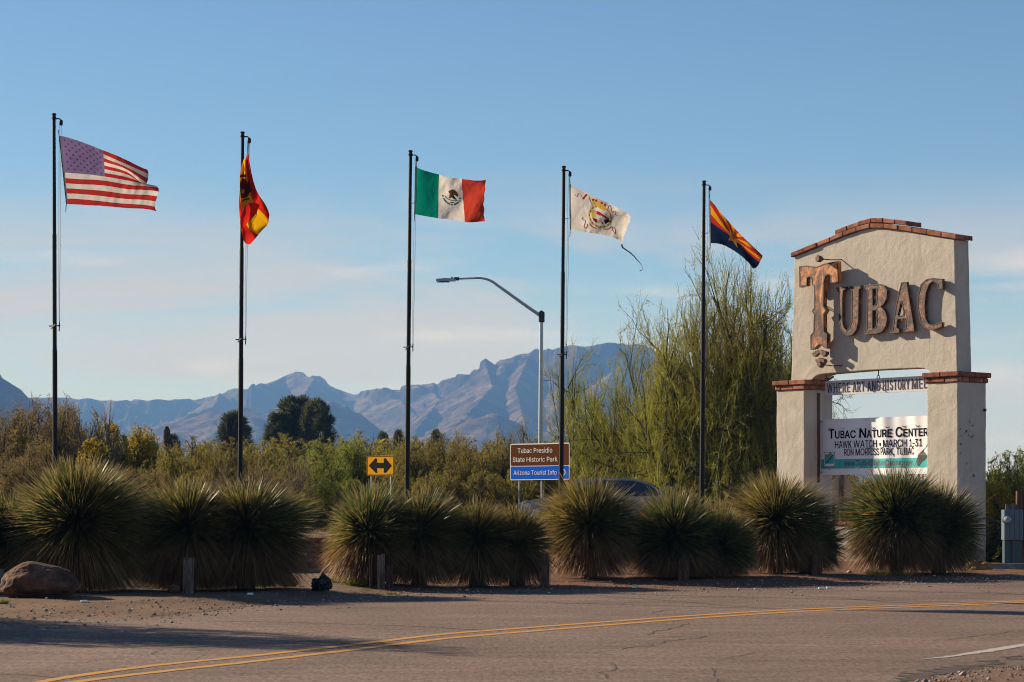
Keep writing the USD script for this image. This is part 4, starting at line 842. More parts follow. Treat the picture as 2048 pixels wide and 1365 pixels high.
# ---------------------------------------------------------------- road signs
def rrect(x0, y0, x1, y1, r, n=6): return sbox(x0 + r, y0 + r, x1 - r, y1 - r).buffer(r, quad_segs=n)
def plate(poly, O3, y0, y1):
    """polygon in (x, z) about O3, from depth y1 (back) to y0 (front)"""
    out = []
    for g in (poly.geoms if hasattr(poly, 'geoms') else [poly]):
        m = trimesh.creation.extrude_polygon(g, y1 - y0, engine='earcut'); v = m.vertices
        out.append((np.stack([O3[0] + v[:, 0], O3[1] + y1 - v[:, 2], O3[2] + v[:, 1]], -1), m.faces))
    return cat_mesh(*out)
def flat_text(text, O3, x0, x1, z, h, y):
    m = meshkit.text_mesh(text, 1., .004, False); v = np.array(m.vertices); v[:, 0] -= v[:, 0].min(); v[:, 0] *= (x1 - x0) / v[:, 0].max()
    return np.stack([O3[0] + x0 + v[:, 0], O3[1] + y - v[:, 2], O3[2] + z + v[:, 1] * h], -1), m.faces
AL_ = math.radians(43.); CA, SA = math.cos(AL_), math.sin(AL_)          # both signs face the side road on the left
def rp(name, mesh, mat, parent):
    v, f = mv(mesh); d = v - o; v = v.copy(); v[:, 0] = o[0] + d[:, 0] * CA + d[:, 1] * SA; v[:, 1] = o[1] - d[:, 0] * SA + d[:, 1] * CA
    return part(name, (v, f), mat, parent)
Y = 72.; o = P(760.5, 951.5, Y); k = Y / F
ar = thing('arrow_sign', 'yellow road sign with a black double-headed arrow on two short posts', 'sign', (o[0], Y, hz(o[0], Y)))
w, h = 57.5 * k / CA, 39.5 * k
rp('panel', plate(rrect(-w / 2, 0, w / 2, h, .05), o, 0, .012), 'sign_yellow', ar)
rp('border', plate(rrect(-w / 2 + .012, .012, w / 2 - .012, h - .012, .05).difference(rrect(-w / 2 + .03, .03, w / 2 - .03, h - .03, .04)), o, -.004, -.001), 'ink', ar)
q = lambda x, y: ((x - 1025.5) / 3.935 * k / CA, (990 - y) / 3.935 * k)
arr = Polygon([q(*p) for p in ((929, 912), (985, 853), (998, 858), (997, 890), (1055, 890), (1055, 858), (1068, 853), (1121, 914), (1070, 970), (1055, 966), (1055, 933), (997, 931), (1000, 965), (990, 971))])
rp('arrow', plate(arr, o, -.004, -.001), 'ink', ar)
for sx in (-1, 1):
    for sz in (.1, .9): rp('bolt', lathe((o[0] + sx * w * .36, Y - .001, o[2] + h * sz), [(.012, 0), (.010, .008)], 6, (0, -1, 0)), 'galvanised', ar)
    g = hz(o[0], Y); rp('post', bx(o[0] + sx * w * .36 - .025, o[0] + sx * w * .36 + .025, Y + .015, Y + .06, g - .2, o[2] + h * .95), 'galvanised', ar)
Y = 74.; o = P(1079, 960.5, Y); k = Y / F; w, h = 117.5 * k / CA, 73.5 * k
pk = thing('park_sign', 'brown and blue park direction sign with white lettering behind a flagpole', 'sign', (o[0], Y, hz(o[0], Y)))
rp('panel', plate(rrect(-w / 2, 0, w / 2, h, .06), o, 0, .015), 'sign_white', pk)
e = .035; hs = h * .385
rp('brown_field', plate(rrect(-w / 2 + e, hs + .012, w / 2 - e, h - e, .035), o, -.004, -.001), 'sign_brown', pk)
rp('blue_field', plate(rrect(-w / 2 + e, e, w / 2 - e, hs - .012, .035), o, -.004, -.001), 'sign_blue', pk)
fx = lambda zx: (960 + zx / 5.1125 - 1079) * k / CA; fz = lambda zy: (960.5 - (860 + zy / 5.1125)) * k
for t, x0, x1, zb, hh in (('Tubac Presidio', 388, 738, 235, 50), ('State Historic Park', 337, 790, 326, 48), ('Arizona Tourist Info', 345, 782, 460, 46)):
    rp('lettering', flat_text(t, o, fx(x0), fx(x1), fz(zb), hh / 5.1125 * k, -.005), 'sign_white', pk)
rp('info_symbol', plate(Point(fx(845), fz(437)).buffer(.11, 12).difference(Point(fx(845), fz(437)).buffer(.08, 12)), o, -.009, -.005), 'sign_white', pk)
for sx in (-.36, .02, .36):
    g = hz(o[0], Y); rp('post', bx(o[0] + sx * w - .025, o[0] + sx * w + .025, Y + .02, Y + .07, g - .2, o[2] + h * .95), 'galvanised', pk)
Y = 62.; o = P(1683, 985, Y); k = Y / F
so = thing('sign_back', 'bare back of an eight-sided road sign seen below the banner', 'sign', (o[0], Y, hz(o[0], Y)))
octa = Polygon([(24 * k * .92 * math.cos(t) / math.cos(math.pi / 8), 36 * k * math.sin(t) / math.cos(math.pi / 8)) for t in np.arange(8) * math.pi / 4 + math.pi / 8])
part('plate', plate(octa, o, 0, .012), 'sign_back', so)
part('post', bx(o[0] - .05, o[0] + .05, Y - .07, Y - .008, hz(o[0], Y) - .2, o[2] + .5), 'old_wood', so)

# ---------------------------------------------------------------- street lamp
Y = 92.; k = Y / F; b = P(1081, 1000, Y); b[2] = hz(b[0], Y) - .1; t = P(1082.5, 625, Y)
sl = thing('street_lamp', 'tall grey street lamp with a long curved arm reaching left', 'street lamp', b)
part('pole', lathe(b, [(.13, 0), (.125, .3), (.075, t[2] - b[2])], 14, nrm(t - b)), 'galvanised', sl, smooth=40)
part('pole_cap', lathe(t - [0, 0, .02], [(.085, 0), (.085, .05), (.05, .09)], 12), 'dark_metal', sl)
q = lambda x, y: P(860 + x / 6.827, 520 + y / 6.827, Y)
ap = np.array([q(*p) for p in ((1505, 760), (1400, 690), (1250, 585), (1080, 462), (950, 370), (870, 310), (810, 278), (740, 256), (670, 248), (560, 253), (430, 259), (300, 262))])
part('arm', tube(ap, np.linspace(.070, .032, len(ap)), 12), 'galvanised', sl, smooth=40)
part('bracket', bbox(ap[0][0] - .06, ap[0][0] + .18, Y - .10, Y + .10, ap[0][2] - .28, ap[0][2] + .14, .02), 'dark_metal', sl)
hd = q(225, 272)
def ell_hull(c, pts): return trimesh.convex.convex_hull(np.array(pts) + np.array(c))
hp = [(.9 * x, .9 * y, .8 * z) for x, wy, z in ((-.95 / 2, .12, -.06), (-.95 / 2, .10, .03), (.40, .10, -.08), (.45, .07, .06), (-.1, .17, -.085), (-.1, .12, .075)) for y in (-wy, wy)]
hm = part('lamp_head', ell_hull(hd, hp), 'galvanised', sl)
part('lens', bbox(hd[0] - .40, hd[0] + .12, Y - .12, Y + .12, hd[2] - .105, hd[2] - .082, .005), 'dark_metal', hm)
part('photocell', lathe(hd + [.22, 0, .06], [(.035, 0), (.035, .05), (.02, .06)], 8), 'dark_metal', hm)
part('clamp', bbox(hd[0] + .30, hd[0] + .52, Y - .075, Y + .075, hd[2] - .03, hd[2] + .10, .02), 'dark_metal', hm)

# ---------------------------------------------------------------- car
Y = 62.; x0 = XA(1028, Y); g = hz(x0 + 2, Y); car = thing('car', 'silver car driving left, half hidden behind the spiky plants', 'car', (x0 + 2.2, Y + .9, g))
def hull3(pts): return trimesh.convex.convex_hull(np.array(pts, float) + np.array([x0, Y + .9, g]))
def mirror(p): return [(x, y, z) for x, w_, z in p for y in (-w_, w_)]
bodies = [mirror([(0.02, .62, .30), (0.0, .70, .62), (.10, .74, .80), (.35, .80, .90), (1.0, .86, 1.0), (1.0, .90, .30), (.3, .86, .28), (1.35, .87, 1.03), (1.4, .9, .3)]),
          mirror([(1.0, .90, .30), (1.0, .86, 1.0), (1.35, .87, 1.03), (2.4, .88, 1.02), (3.6, .87, 1.03), (4.30, .80, 1.03), (4.48, .74, .92), (4.50, .70, .55), (4.42, .72, .32), (3.6, .9, .28), (1.0, .905, .62), (3.7, .905, .65)])]
bd_ = part('body', cat_mesh(*[hull3(p) for p in bodies]), 'car_silver', car)
part('cabin', hull3(mirror([(1.12, .80, 1.0), (1.66, .63, 1.42), (1.92, .60, 1.50), (2.60, .60, 1.545), (3.30, .60, 1.51), (3.75, .61, 1.40), (4.30, .74, 1.0)])), 'car_silver', car)
def side_glass(pts, s): 
    # side windows follow the tumblehome of the cabin
    out = []
    for x, z in pts: out.append((x, s * (.815 - (z - 1.0) * .36), z)); out.append((x, s * (.800 - (z - 1.0) * .36), z))
    return hull3(out)
for s in (-1, 1):
    part('window', side_glass([(1.40, 1.0), (1.80, 1.40), (2.35, 1.475), (2.38, 1.0)], s), 'car_glass', car)
    part('window', side_glass([(2.45, 1.0), (2.43, 1.48), (3.30, 1.46), (3.72, 1.35), (4.05, 1.10), (4.0, 1.0)], s), 'car_glass', car)
    part('mirror', trimesh.convex.convex_hull(np.array(bbox(x0 + 1.42, x0 + 1.58, Y + .9 + s * 1.0 - .09, Y + .9 + s * 1.0 + .09, g + 1.02, g + 1.17, .03).vertices)), 'black_paint', car)
    part('headlight', hull3([(.06, s * .70, .70), (.12, s * .74, .80), (.42, s * .83, .84), (.40, s * .845, .74), (.05, s * .55, .74)]), 'lamp_clear', car)
    part('tail_lamp', hull3([(4.20, s * .80, .82), (4.22, s * .815, .98), (4.47, s * .75, .94), (4.50, s * .70, .80)]), 'red_lamp', car)
    for wx in (.85, 3.62):
        c0 = np.array([x0 + wx, Y + .9 + s * .80, g + .32])
        wh = part('wheel', lathe(c0 - [0, .11, 0], [(.19, 0), (.30, .0), (.325, .03), (.325, .19), (.30, .22), (.19, .22)], 24, (0, 1, 0)), 'tyre', car)
        part('rim', lathe(c0 - [0, .115, 0], [(.05, 0), (.21, .01), (.21, .22), (.05, .23)], 10, (0, 1, 0)), 'galvanised', wh)
part('windshield', hull3([(1.18, .72, 1.045), (1.18, -.72, 1.045), (1.66, .575, 1.40), (1.66, -.575, 1.40), (1.16, .72, 1.06), (1.16, -.72, 1.06), (1.64, .575, 1.415), (1.64, -.575, 1.415)]), 'car_glass', car)
part('rear_window', hull3([(4.22, .66, 1.065), (4.22, -.66, 1.065), (3.78, .56, 1.385), (3.78, -.56, 1.385), (4.24, .66, 1.08), (4.24, -.66, 1.08), (3.80, .56, 1.40), (3.80, -.56, 1.40)]), 'car_glass', car)

# ---------------------------------------------------------------- spiky plants (long thin leaves from a short trunk)
def veg(name, stops, trans, rough, spec, tip=None, var=.35, tint=(.30, .16, .05), tintf=0.):
    """as leafy, with slow changes of tone from place to place"""
    n = {'uv': ('texture_coordinate', {}), 'x': ('separate_xyz', {}), 'c': ('rgb_ramp', {'ramp': stops}), 'g': ('geometry', {}), 'nz': ('noise_texture', {'scale': .55, 'detail': 3.}),
         'vr': ('map_range', {'from_min': .3, 'from_max': .7, 'to_min': 1 - var, 'to_max': 1 + var}), 'h': ('hsv', {}), 'nz2': ('noise_texture', {'scale': .23, 'detail': 2.}), 'tf': ('map_range', {'from_min': .45, 'from_max': .7, 'to_min': 0., 'to_max': tintf, 'clamp': True}), 'tt': ('mix', {'color2': tint}),
         'p': ('principled_bsdf', {'roughness': rough, 'specular_ior_level': spec}), 't': ('translucent_bsdf', {}), 's': ('mix_closure', {'fac': trans})}
    l = [('uv.UV', 'x.vector'), ('x.x', 'c.fac'), ('g.position', 'nz.vector'), ('g.position', 'nz2.vector'), ('nz.fac', 'vr.value'), ('vr.result', 'h.value'), ('c.color', 'h.color'), ('nz2.fac', 'tf.value'), ('tf.result', 'tt.fac'), ('h.color', 'tt.color1'), ('p.BSDF', 's.closure1'), ('t.BSDF', 's.closure2')]
    col = 'tt.color'
    if tip:
        n['tr'] = ('map_range', {'from_min': tip[1], 'from_max': 1.0, 'to_min': 0., 'to_max': 1., 'clamp': True}); n['tm'] = ('mix', {'color2': tip[0]})
        l += [('x.y', 'tr.value'), ('tr.result', 'tm.fac'), (col, 'tm.color1')]; col = 'tm.color'
    l += [(col, 'p.base_color'), (col, 't.color')]
    mk(name, n, l, surface='s.closure')
veg('spike_green', [(0, (.034, .056, .013)), (.35, (.060, .086, .019)), (.65, (.100, .118, .026)), (.90, (.17, .15, .034)), (.95, (.27, .15, .050)), (1., (.38, .23, .09))], .48, .38, .42, ((.44, .31, .15), .87), .30, (.26, .15, .03), .6)
veg('spike_dry', [(0, (.12, .052, .018)), (.4, (.22, .11, .038)), (.75, (.30, .165, .065)), (1., (.40, .27, .14))], .25, .5, .4, None, .3)
noisy('fibre_trunk', [(.3, (.03, .02, .014)), (.7, (.10, .065, .042))], 12., rough=.95, bump=.8, bscale=30.)
def blades(rng, C, d, L, w, droop, core=.07, ts=(0, .3, .62, .86, 1.), ws=(.55, 1., .85, .5, .1), curl=.05):
    n = len(d); ts = np.array(ts); k = len(ts)
    side = nrm(np.cross(d, rng.normal(size=(n, 3)))); bend = nrm(rng.normal(size=(n, 3))) * (curl * L * rng.random(n))[:, None]
    p = C + d[:, None] * (core + L[:, None] * ts)[..., None] + bend[:, None] * (ts ** 2)[:, None]
    p[..., 2] -= (droop * L)[:, None] * ts ** 2.2
    hw = (w[:, None] * np.array(ws) / 2)[..., None] * side[:, None]
    v = np.stack([p - hw, p + hw], 2).reshape(-1, 3)
    b = (np.arange(n)[:, None] * k + np.arange(k - 1)) * 2
    f = np.stack([np.stack([b, b + 1, b + 3], -1), np.stack([b, b + 3, b + 2], -1)], -2).reshape(-1, 3)
    uv = np.stack([np.repeat(rng.random(n), k * 2), np.tile(np.repeat(ts, 2), n)], -1)
    return v, f, uv
def rosette(seed, C, R, n, dry, g, parent, wide=3.):
    rng = np.random.default_rng(seed); C = np.array(C, float); lean = rng.normal(0, .16, 2); sq = rng.uniform(.86, 1.16, 3) * np.array([1, 1, .80 if wide > 5 else 1.]); bias = nrm(rng.normal(size=3))
    # living leaves: all ways but straight down; clumped a little so that the outline is uneven
    n = int(n * 1.05); R = R * 1.0; z = rng.uniform(-.72 + .42 * min(dry, 1.), 1.0, n); a = rng.uniform(0, 2 * np.pi, n); r = np.sqrt(1 - z * z)
    d = np.stack([r * np.cos(a) + lean[0], r * np.sin(a) + lean[1], z], -1); d = nrm(d + rng.normal(0, .05, (n, 3)))
    gz = rng.uniform(-.5, 1, 150); ga = rng.uniform(0, 2 * np.pi, 150); gd = np.stack([np.sqrt(1 - gz * gz) * np.cos(ga), np.sqrt(1 - gz * gz) * np.sin(ga), gz], -1)
    near = gd[np.argmax(d @ gd.T, 1)]; d = nrm(d + near * rng.uniform(0, .55, (n, 1)))
    L = R * (.60 + .44 * rng.random(n) ** .75) * (1 + .26 * (meshkit.noise(d * 2.0, seed) - .5)) * (1 + .14 * (meshkit.noise(d * 6.5, seed + 2) - .5)) * (1 - .10 * np.clip(d[:, 2], 0, 1) ** 2) * np.linalg.norm(d * sq, axis=1) * (1 + .12 * (d @ bias)) * np.where(rng.random(n) < .03, 1.22, 1.)
    low = np.clip(-d[:, 2], 0, 1)
    droop = .03 + .20 * rng.random(n) ** 2 + .45 * low * rng.random(n) + (rng.random(n) < .05) * rng.uniform(.2, .6, n)
    hC = C[2] - g - .03
    L = np.minimum(L, np.where(d[:, 2] - droop < 0, 1.03 / ((np.hypot(d[:, 0], d[:, 1]) / R) ** wide + (np.abs(d[:, 2] - droop) / (hC * 1.06)) ** wide) ** (1 / wide), 9.) * rng.uniform(.8, 1.06, n))
    w = rng.uniform(.010, .017, n) * (R / 1.0) ** .3
    v, f, uv = blades(rng, C, d, L, w, droop)
    v[:, 2] = np.maximum(v[:, 2], g + .01 + .02 * uv[:, 0])
    lf = part('leaves', (v, f), 'spike_green', parent, uv=uv, kind='stuff')
    # dead leaves hanging as a skirt
    m = int(n * dry * .95); a = rng.uniform(0, 2 * np.pi, m); z = rng.uniform(-.95, -.10, m); r = np.sqrt(1 - z * z)
    d = np.stack([r * np.cos(a), r * np.sin(a), z], -1); hC = C[2] - g
    dr = .22 + .30 * rng.random(m); L = np.minimum(R * rng.uniform(.6, 1.1, m), 1.02 / ((r / R) ** wide + (np.abs(z - dr) / (hC * 1.08)) ** wide) ** (1 / wide) * rng.uniform(.72, 1.06, m))
    v, f, uv = blades(rng, C - [0, 0, .04], d, L, rng.uniform(.010, .018, m), dr, curl=.12)
    v[:, 2] = np.maximum(v[:, 2], g + .005 + .03 * uv[:, 0])
    part('dry_leaves', (v, f), 'spike_dry', parent, uv=uv, kind='stuff')
    part('stem', lathe([C[0], C[1], g - .1], [(.16, 0), (.13, .3), (.15, C[2] - g)], 12), 'fibre_trunk', parent, smooth=40)
SPK = [  # label, base Y, [(px, py of the heart, radius px, density, dryness)]
    ('broad dark green spiky plant behind the big boulder at the far left', 37.0, [(154, 1052, 166, 7600, .6), (24, 1070, 118, 3600, .4)]),
    ('spiky plant just beyond the left edge of the photo', 37.2, [(-200, 1050, 150, 4200, .5)]),
    ('ragged spiky plant with a long rust brown skirt behind the upright wooden post', 37.6, [(376, 1056, 122, 4200, 1.4), (492, 1058, 140, 4400, 1.1)]),
    ('double-headed spiky plant below the double arrow sign, behind the cluster of wooden stumps', 40.3, [(738, 1066, 108, 4200, .6), (838, 1068, 106, 4200, .6)]),
    ('low spiky plant below the left end of the park sign', 41.0, [(953, 1078, 94, 3600, .5), (1034, 1088, 92, 3400, .35)]),
    ('single round spiky plant in front of the silver car', 43.3, [(1180, 1052, 104, 5200, .6)]),
    ('spiky plant with a bare reddish stump between its two heads', 43.9, [(1350, 1078, 116, 4400, .8), (1434, 1096, 100, 3600, .4)]),
    ('round spiky plant against the left pillar of the gateway sign', 46.0, [(1552, 1044, 116, 5000, .5), (1612, 1082, 86, 2600, .3)]),
    ('yellow-green spiky plant below the banner, overlapping the right pillar', 47.0, [(1792, 1038, 118, 5000, .55), (1878, 1062, 100, 4000, .35)])]
for i, (lab, Y, heads) in enumerate(SPK):
    c0 = P(np.mean([h[0] for h in heads]), 1000, Y); t = thing('spiky_plant', lab, 'plant', (c0[0], Y, hz(c0[0], Y)), group='row of spiky plants along the road')
    for j, (px, py, r, n, dry) in enumerate(heads):
        C = P(px, py, Y + .35 * (j - .5 * (len(heads) - 1))); g = hz(C[0], C[1])
        rosette(100 + i * 10 + j, C, r * Y / F, n, dry, g, t, 7. if Y < 38 else 3.6)

# ---------------------------------------------------------------- desert shrubs and trees
def grow(rng, p0, d0, L0, levels):
    """levels: dicts with k points, children n along the parent from t0, angle, length ratio, upward pull, wander"""
    out = []; P0, D, L = p0, d0, L0
    for i, lv in enumerate(levels):
        if i:
            par = out[-1]; N, k, _ = par.shape; n = lv['n']
            t = rng.uniform(lv.get('t0', .25), 1., (N, n)); s = t * (k - 1); j = np.minimum(s.astype(int), k - 2); fr = (s - j)[..., None]
            a = np.take_along_axis(par, j[..., None], 1); b = np.take_along_axis(par, j[..., None] + 1, 1)
            P0 = (a + (b - a) * fr).reshape(-1, 3); pd = nrm(b - a).reshape(-1, 3)
            side = nrm(np.cross(pd, rng.normal(size=pd.shape))); an = np.radians(rng.normal(lv['ang'], lv.get('asd', 10), len(pd)))[:, None]
            D = nrm(pd * np.cos(an) + side * np.sin(an)); pl = np.linalg.norm(np.diff(par, axis=1), axis=2).sum(1)
            L = (np.repeat(pl, n) * rng.uniform(*lv['len'], N * n)) * (1 - lv.get('taper', .35) * t.ravel())
            if 'abs' in lv: L = rng.uniform(*lv['abs'], N * n)
        k = lv.get('k', 4); pts = [P0]; d = D
        for _ in range(k - 1):
            d = nrm(d + lv.get('up', 0.) * UP + rng.normal(0, lv.get('jit', .1), d.shape)); pts.append(pts[-1] + d * (L / (k - 1))[:, None])
        out.append(np.stack(pts, 1))
    return out
def strips(rng, pts, w, rep=1):
    N, k, _ = pts.shape; d = nrm(pts[:, -1] - pts[:, 0]); side = nrm(np.cross(d, rng.normal(size=(N, 3))))
    t = np.linspace(0, 1, k); ww = (np.broadcast_to(w, (N,))[:, None] * (1 - .6 * t) / 2)[..., None] * side[:, None]
    v = np.stack([pts - ww, pts + ww], 2).reshape(-1, 3); b = (np.arange(N)[:, None] * k + np.arange(k - 1)) * 2
    f = np.stack([np.stack([b, b + 1, b + 3], -1), np.stack([b, b + 3, b + 2], -1)], -2).reshape(-1, 3)
    return v, f, np.stack([np.repeat(rng.random(N), 2 * k), np.tile(np.repeat(t, 2), N)], -1)
def leaves(rng, pts, per, l, w):
    """leaf-sized quads scattered along twigs"""
    N, k, _ = pts.shape; t = rng.uniform(.1, 1, (N, per)) * (k - 1); j = np.minimum(t.astype(int), k - 2); fr = (t - j)[..., None]
    a = np.take_along_axis(pts, j[..., None], 1); b = np.take_along_axis(pts, j[..., None] + 1, 1); c = (a + (b - a) * fr).reshape(-1, 3)
    n = len(c); d = nrm(nrm(b - a).reshape(-1, 3) * .5 + rng.normal(size=(n, 3))); s = nrm(np.cross(d, rng.normal(size=(n, 3))))
    ll = l * rng.uniform(.6, 1.3, n)[:, None]; ww = w * rng.uniform(.6, 1.3, n)[:, None]
    v = np.stack([c, c + d * ll * .5 + s * ww * .5, c + d * ll, c + d * ll * .5 - s * ww * .5], 1).reshape(-1, 3); b0 = np.arange(n) * 4
    return v, np.concatenate([np.stack([b0, b0 + 1, b0 + 2], -1), np.stack([b0, b0 + 2, b0 + 3], -1)]), np.stack([np.repeat(rng.random(n), 4), np.tile([0, .5, 1, .5], n)], -1)
def merge_uv(*ms):
    v, f = cat_mesh(*[(m[0], m[1]) for m in ms]); return v, f, np.concatenate([m[2] for m in ms])
veg('palo_green', [(0, (.120, .135, .018)), (.5, (.205, .215, .028)), (.85, (.30, .29, .040)), (1, (.36, .28, .07))], .45, .55, .25, None, .35, (.17, .125, .02), .6)
veg('mesquite_leaf', [(0, (.125, .090, .026)), (.5, (.20, .145, .042)), (.85, (.29, .21, .065)), (1, (.40, .29, .11))], .42, .6, .25, None, .35, (.20, .12, .04), .7)
veg('olive_leaf', [(0, (.125, .118, .020)), (.5, (.22, .195, .032)), (.85, (.32, .265, .048)), (1, (.40, .30, .08))], .45, .6, .25, None, .35, (.18, .125, .03), .7)
veg('bright_leaf', [(0, (.12, .145, .018)), (.5, (.20, .225, .028)), (1, (.33, .33, .05))], .45, .6, .25, None, .3)
veg('yellow_leaf', [(0, (.22, .17, .016)), (.5, (.38, .28, .020)), (1, (.58, .42, .03))], .4, .6, .25, None, .3)
veg('dark_leaf', [(0, (.040, .052, .018)), (.5, (.075, .086, .030)), (1, (.14, .14, .048))], .3, .6, .3, None, .3)
veg('ivy_leaf', [(0, (.06, .075, .02)), (.5, (.11, .12, .035)), (1, (.22, .20, .06))], .35, .45, .4, None, .3)
noisy('bark', [(.3, (.05, .038, .028)), (.7, (.12, .095, .072))], 9., rough=.95, bump=.6, bscale=30.)
noisy('green_bark', [(.3, (.055, .058, .022)), (.7, (.11, .105, .045))], 6., rough=.8, bump=.3, bscale=30.)
noisy('pale_twig', [(.3, (.14, .115, .085)), (.7, (.26, .215, .165))], 6., rough=.9)
def radii(pts, r0, r1): return np.linspace(r0, r1, pts.shape[1])[None] * np.ones((len(pts), 1))
def bush(name, lab, cat, seed, base, Ht, Wd, kind, group=None):
    """a shrub or tree of its own: stems, branches, twigs, leaves"""
    rng = np.random.default_rng(seed); t = thing(name, lab, cat, base, group=group); b = np.array(base, float)
    S = {'palo': dict(n=9, spread=.72, L=.44, wood='green_bark', leaf='palo_green'), 'mesquite': dict(n=12, spread=.85, L=.40, wood='bark', leaf='mesquite_leaf'), 'olive': dict(n=12, spread=.88, L=.38, wood='bark', leaf='olive_leaf'),
         'bright': dict(n=12, spread=.88, L=.38, wood='green_bark', leaf='bright_leaf'), 'yellow': dict(n=8, spread=.65, L=.45, wood='bark', leaf='yellow_leaf'), 'bare': dict(n=14, spread=.55, L=.55, wood='pale_twig', leaf='mesquite_leaf'),
         'dark': dict(n=6, spread=.62, L=.45, wood='bark', leaf='dark_leaf'), 'ivy': dict(n=9, spread=.7, L=.5, wood='bark', leaf='ivy_leaf')}[kind]
    n = S['n'] + (2 if kind == 'palo' and seed != 41 else 0); a = rng.uniform(0, 2 * np.pi, n); el = rng.uniform(.25, 1., n) * S['spread'] * np.pi / 2
    k = Wd / Ht * 1.35
    d0 = nrm(np.stack([np.cos(a) * np.sin(el) * k, np.sin(a) * np.sin(el) * k, np.cos(el)], -1)); L0 = S['L'] * Ht * rng.uniform(.75, 1.15, n) * (1 + .25 * (1 - d0[:, 2]))
    p0 = b + np.stack([np.cos(a) * .08 * Wd * rng.random(n), np.sin(a) * .08 * Wd * rng.random(n), -.1 + 0 * a], -1)
    if kind == 'palo':
        lv = [dict(k=5, up=.02, jit=.10), dict(n=8, t0=.25, ang=52, asd=16, abs=(.22 * Ht, .40 * Ht), k=4, up=.03, jit=.12, len=(1, 1)), dict(n=9, t0=.2, ang=50, asd=16, abs=(.12 * Ht, .24 * Ht), k=4, up=.02, jit=.11, len=(1, 1)), dict(n=8, t0=.1, ang=44, asd=14, abs=(.06 * Ht, .13 * Ht), k=3, up=.02, jit=.07, len=(1, 1)), dict(n=6, t0=.1, ang=28, asd=10, abs=(.03 * Ht, .065 * Ht), k=2, up=.0, jit=.05, len=(1, 1))]
    elif kind in ('bare',):
        lv = [dict(k=5, up=.04, jit=.07), dict(n=7, t0=.25, ang=34, abs=(.22 * Ht, .42 * Ht), len=(1, 1), k=4, up=.04, jit=.09), dict(n=7, t0=.2, ang=36, abs=(.12 * Ht, .24 * Ht), len=(1, 1), k=3, up=.04, jit=.09), dict(n=6, t0=.2, ang=34, abs=(.05 * Ht, .12 * Ht), len=(1, 1), k=2, jit=.05)]
    elif kind == 'dark':
        lv = [dict(k=5, up=.12, jit=.08), dict(n=11, t0=.2, ang=62, abs=(.18 * Ht, .36 * Ht), len=(1, 1), taper=.5, k=4, up=.06, jit=.1), dict(n=9, t0=.3, ang=50, abs=(.08 * Ht, .16 * Ht), len=(1, 1), k=3, up=.04, jit=.1), dict(n=7, t0=.3, ang=46, abs=(.03 * Ht, .065 * Ht), len=(1, 1), k=2, jit=.1)]
    else:
        lv = [dict(k=5, up=.03, jit=.12), dict(n=8, t0=.15, ang=62, asd=18, abs=(.20 * Ht, .40 * Ht), len=(1, 1), k=4, up=.0, jit=.16), dict(n=8, t0=.2, ang=60, asd=18, abs=(.12 * Ht, .24 * Ht), len=(1, 1), k=3, up=.0, jit=.15), dict(n=7, t0=.15, ang=58, asd=14, abs=(.06 * Ht, .13 * Ht), len=(1, 1), k=3, jit=.1)]
    G = grow(rng, p0, d0, L0, lv)
    top = np.concatenate([q.reshape(-1, 3) for q in G]); zs = np.percentile(top[:, 2] - b[2], 99.7); xs_ = np.percentile(np.abs(top[:, :2] - b[:2]).max(1), 97)
    sc = np.array([Wd / 2 / xs_, Wd / 2 / xs_, Ht / zs]); G = [b + (q - b) * sc for q in G]
    if kind not in ('dark', 'bare', 'palo'):
        cen = b + [0, 0, .30 * Ht]; ax_ = np.array([Wd / 2, Wd / 2, .70 * Ht]); e0 = .92 if kind == 'palo' else .66; ew = .20 if kind == 'palo' else .36
        for i_, q in enumerate(G):
            o_ = (q - cen) / ax_; e = np.linalg.norm(o_, axis=-1, keepdims=True) + 1e-9; lump = 1 + (.36 if kind != 'palo' else .22) * (meshkit.noise(o_ / e * 2.1 + seed, seed) - .5)[..., None]
            en = np.where(e / lump < e0, e / lump, e0 + ew * (1 - np.exp(-(e / lump - e0) / ew))) * lump; G[i_] = cen + o_ / e * en * ax_
    for q in G: q[..., 2] = np.maximum(q[..., 2], b[2] - .05 + .25 * rng.random())
    r = .016 * Ht + .012
    part('trunk', tubes(G[0], radii(G[0], r, r * .5), 6), S['wood'], t, smooth=True)
    part('branches', cat_mesh(tubes(G[1], radii(G[1], r * .5, r * .2), 4), tubes(G[2], radii(G[2], r * .2, .006), 3)), S['wood'], t)
    if kind == 'palo': cr = merge_uv(strips(rng, G[3], .017), strips(rng, G[4], .013), leaves(rng, G[4], 2, .055, .016))
    elif kind == 'bare': cr = merge_uv(strips(rng, G[3], .009), leaves(rng, G[3], 1, .04, .014))
    elif kind == 'dark':
        nc = 95; ca = rng.uniform(0, 2 * np.pi, nc); ch = rng.uniform(.22, .97, nc); cr_ = Wd * .40 * np.sqrt(np.clip(1 - ((ch - .45) / .58) ** 2, .02, 1)) * np.sqrt(rng.random(nc)) * 1.05
        cc = b + np.stack([cr_ * np.cos(ca), cr_ * np.sin(ca), ch * Ht], -1); m = 130
        o = rng.normal(size=(nc, m, 3)); o = o / np.linalg.norm(o, axis=2, keepdims=True) * (rng.random((nc, m, 1)) ** .45) * (Wd * rng.uniform(.035, .075, (nc, 1, 1))) * np.array([1, 1, .75]); q_ = (cc[:, None] + o).reshape(-1, 3)
        e_ = q_ + nrm(o.reshape(-1, 3) + rng.normal(0, .05 * Wd, q_.shape) + [0, 0, .03 * Wd]) * (.075 * Ht)
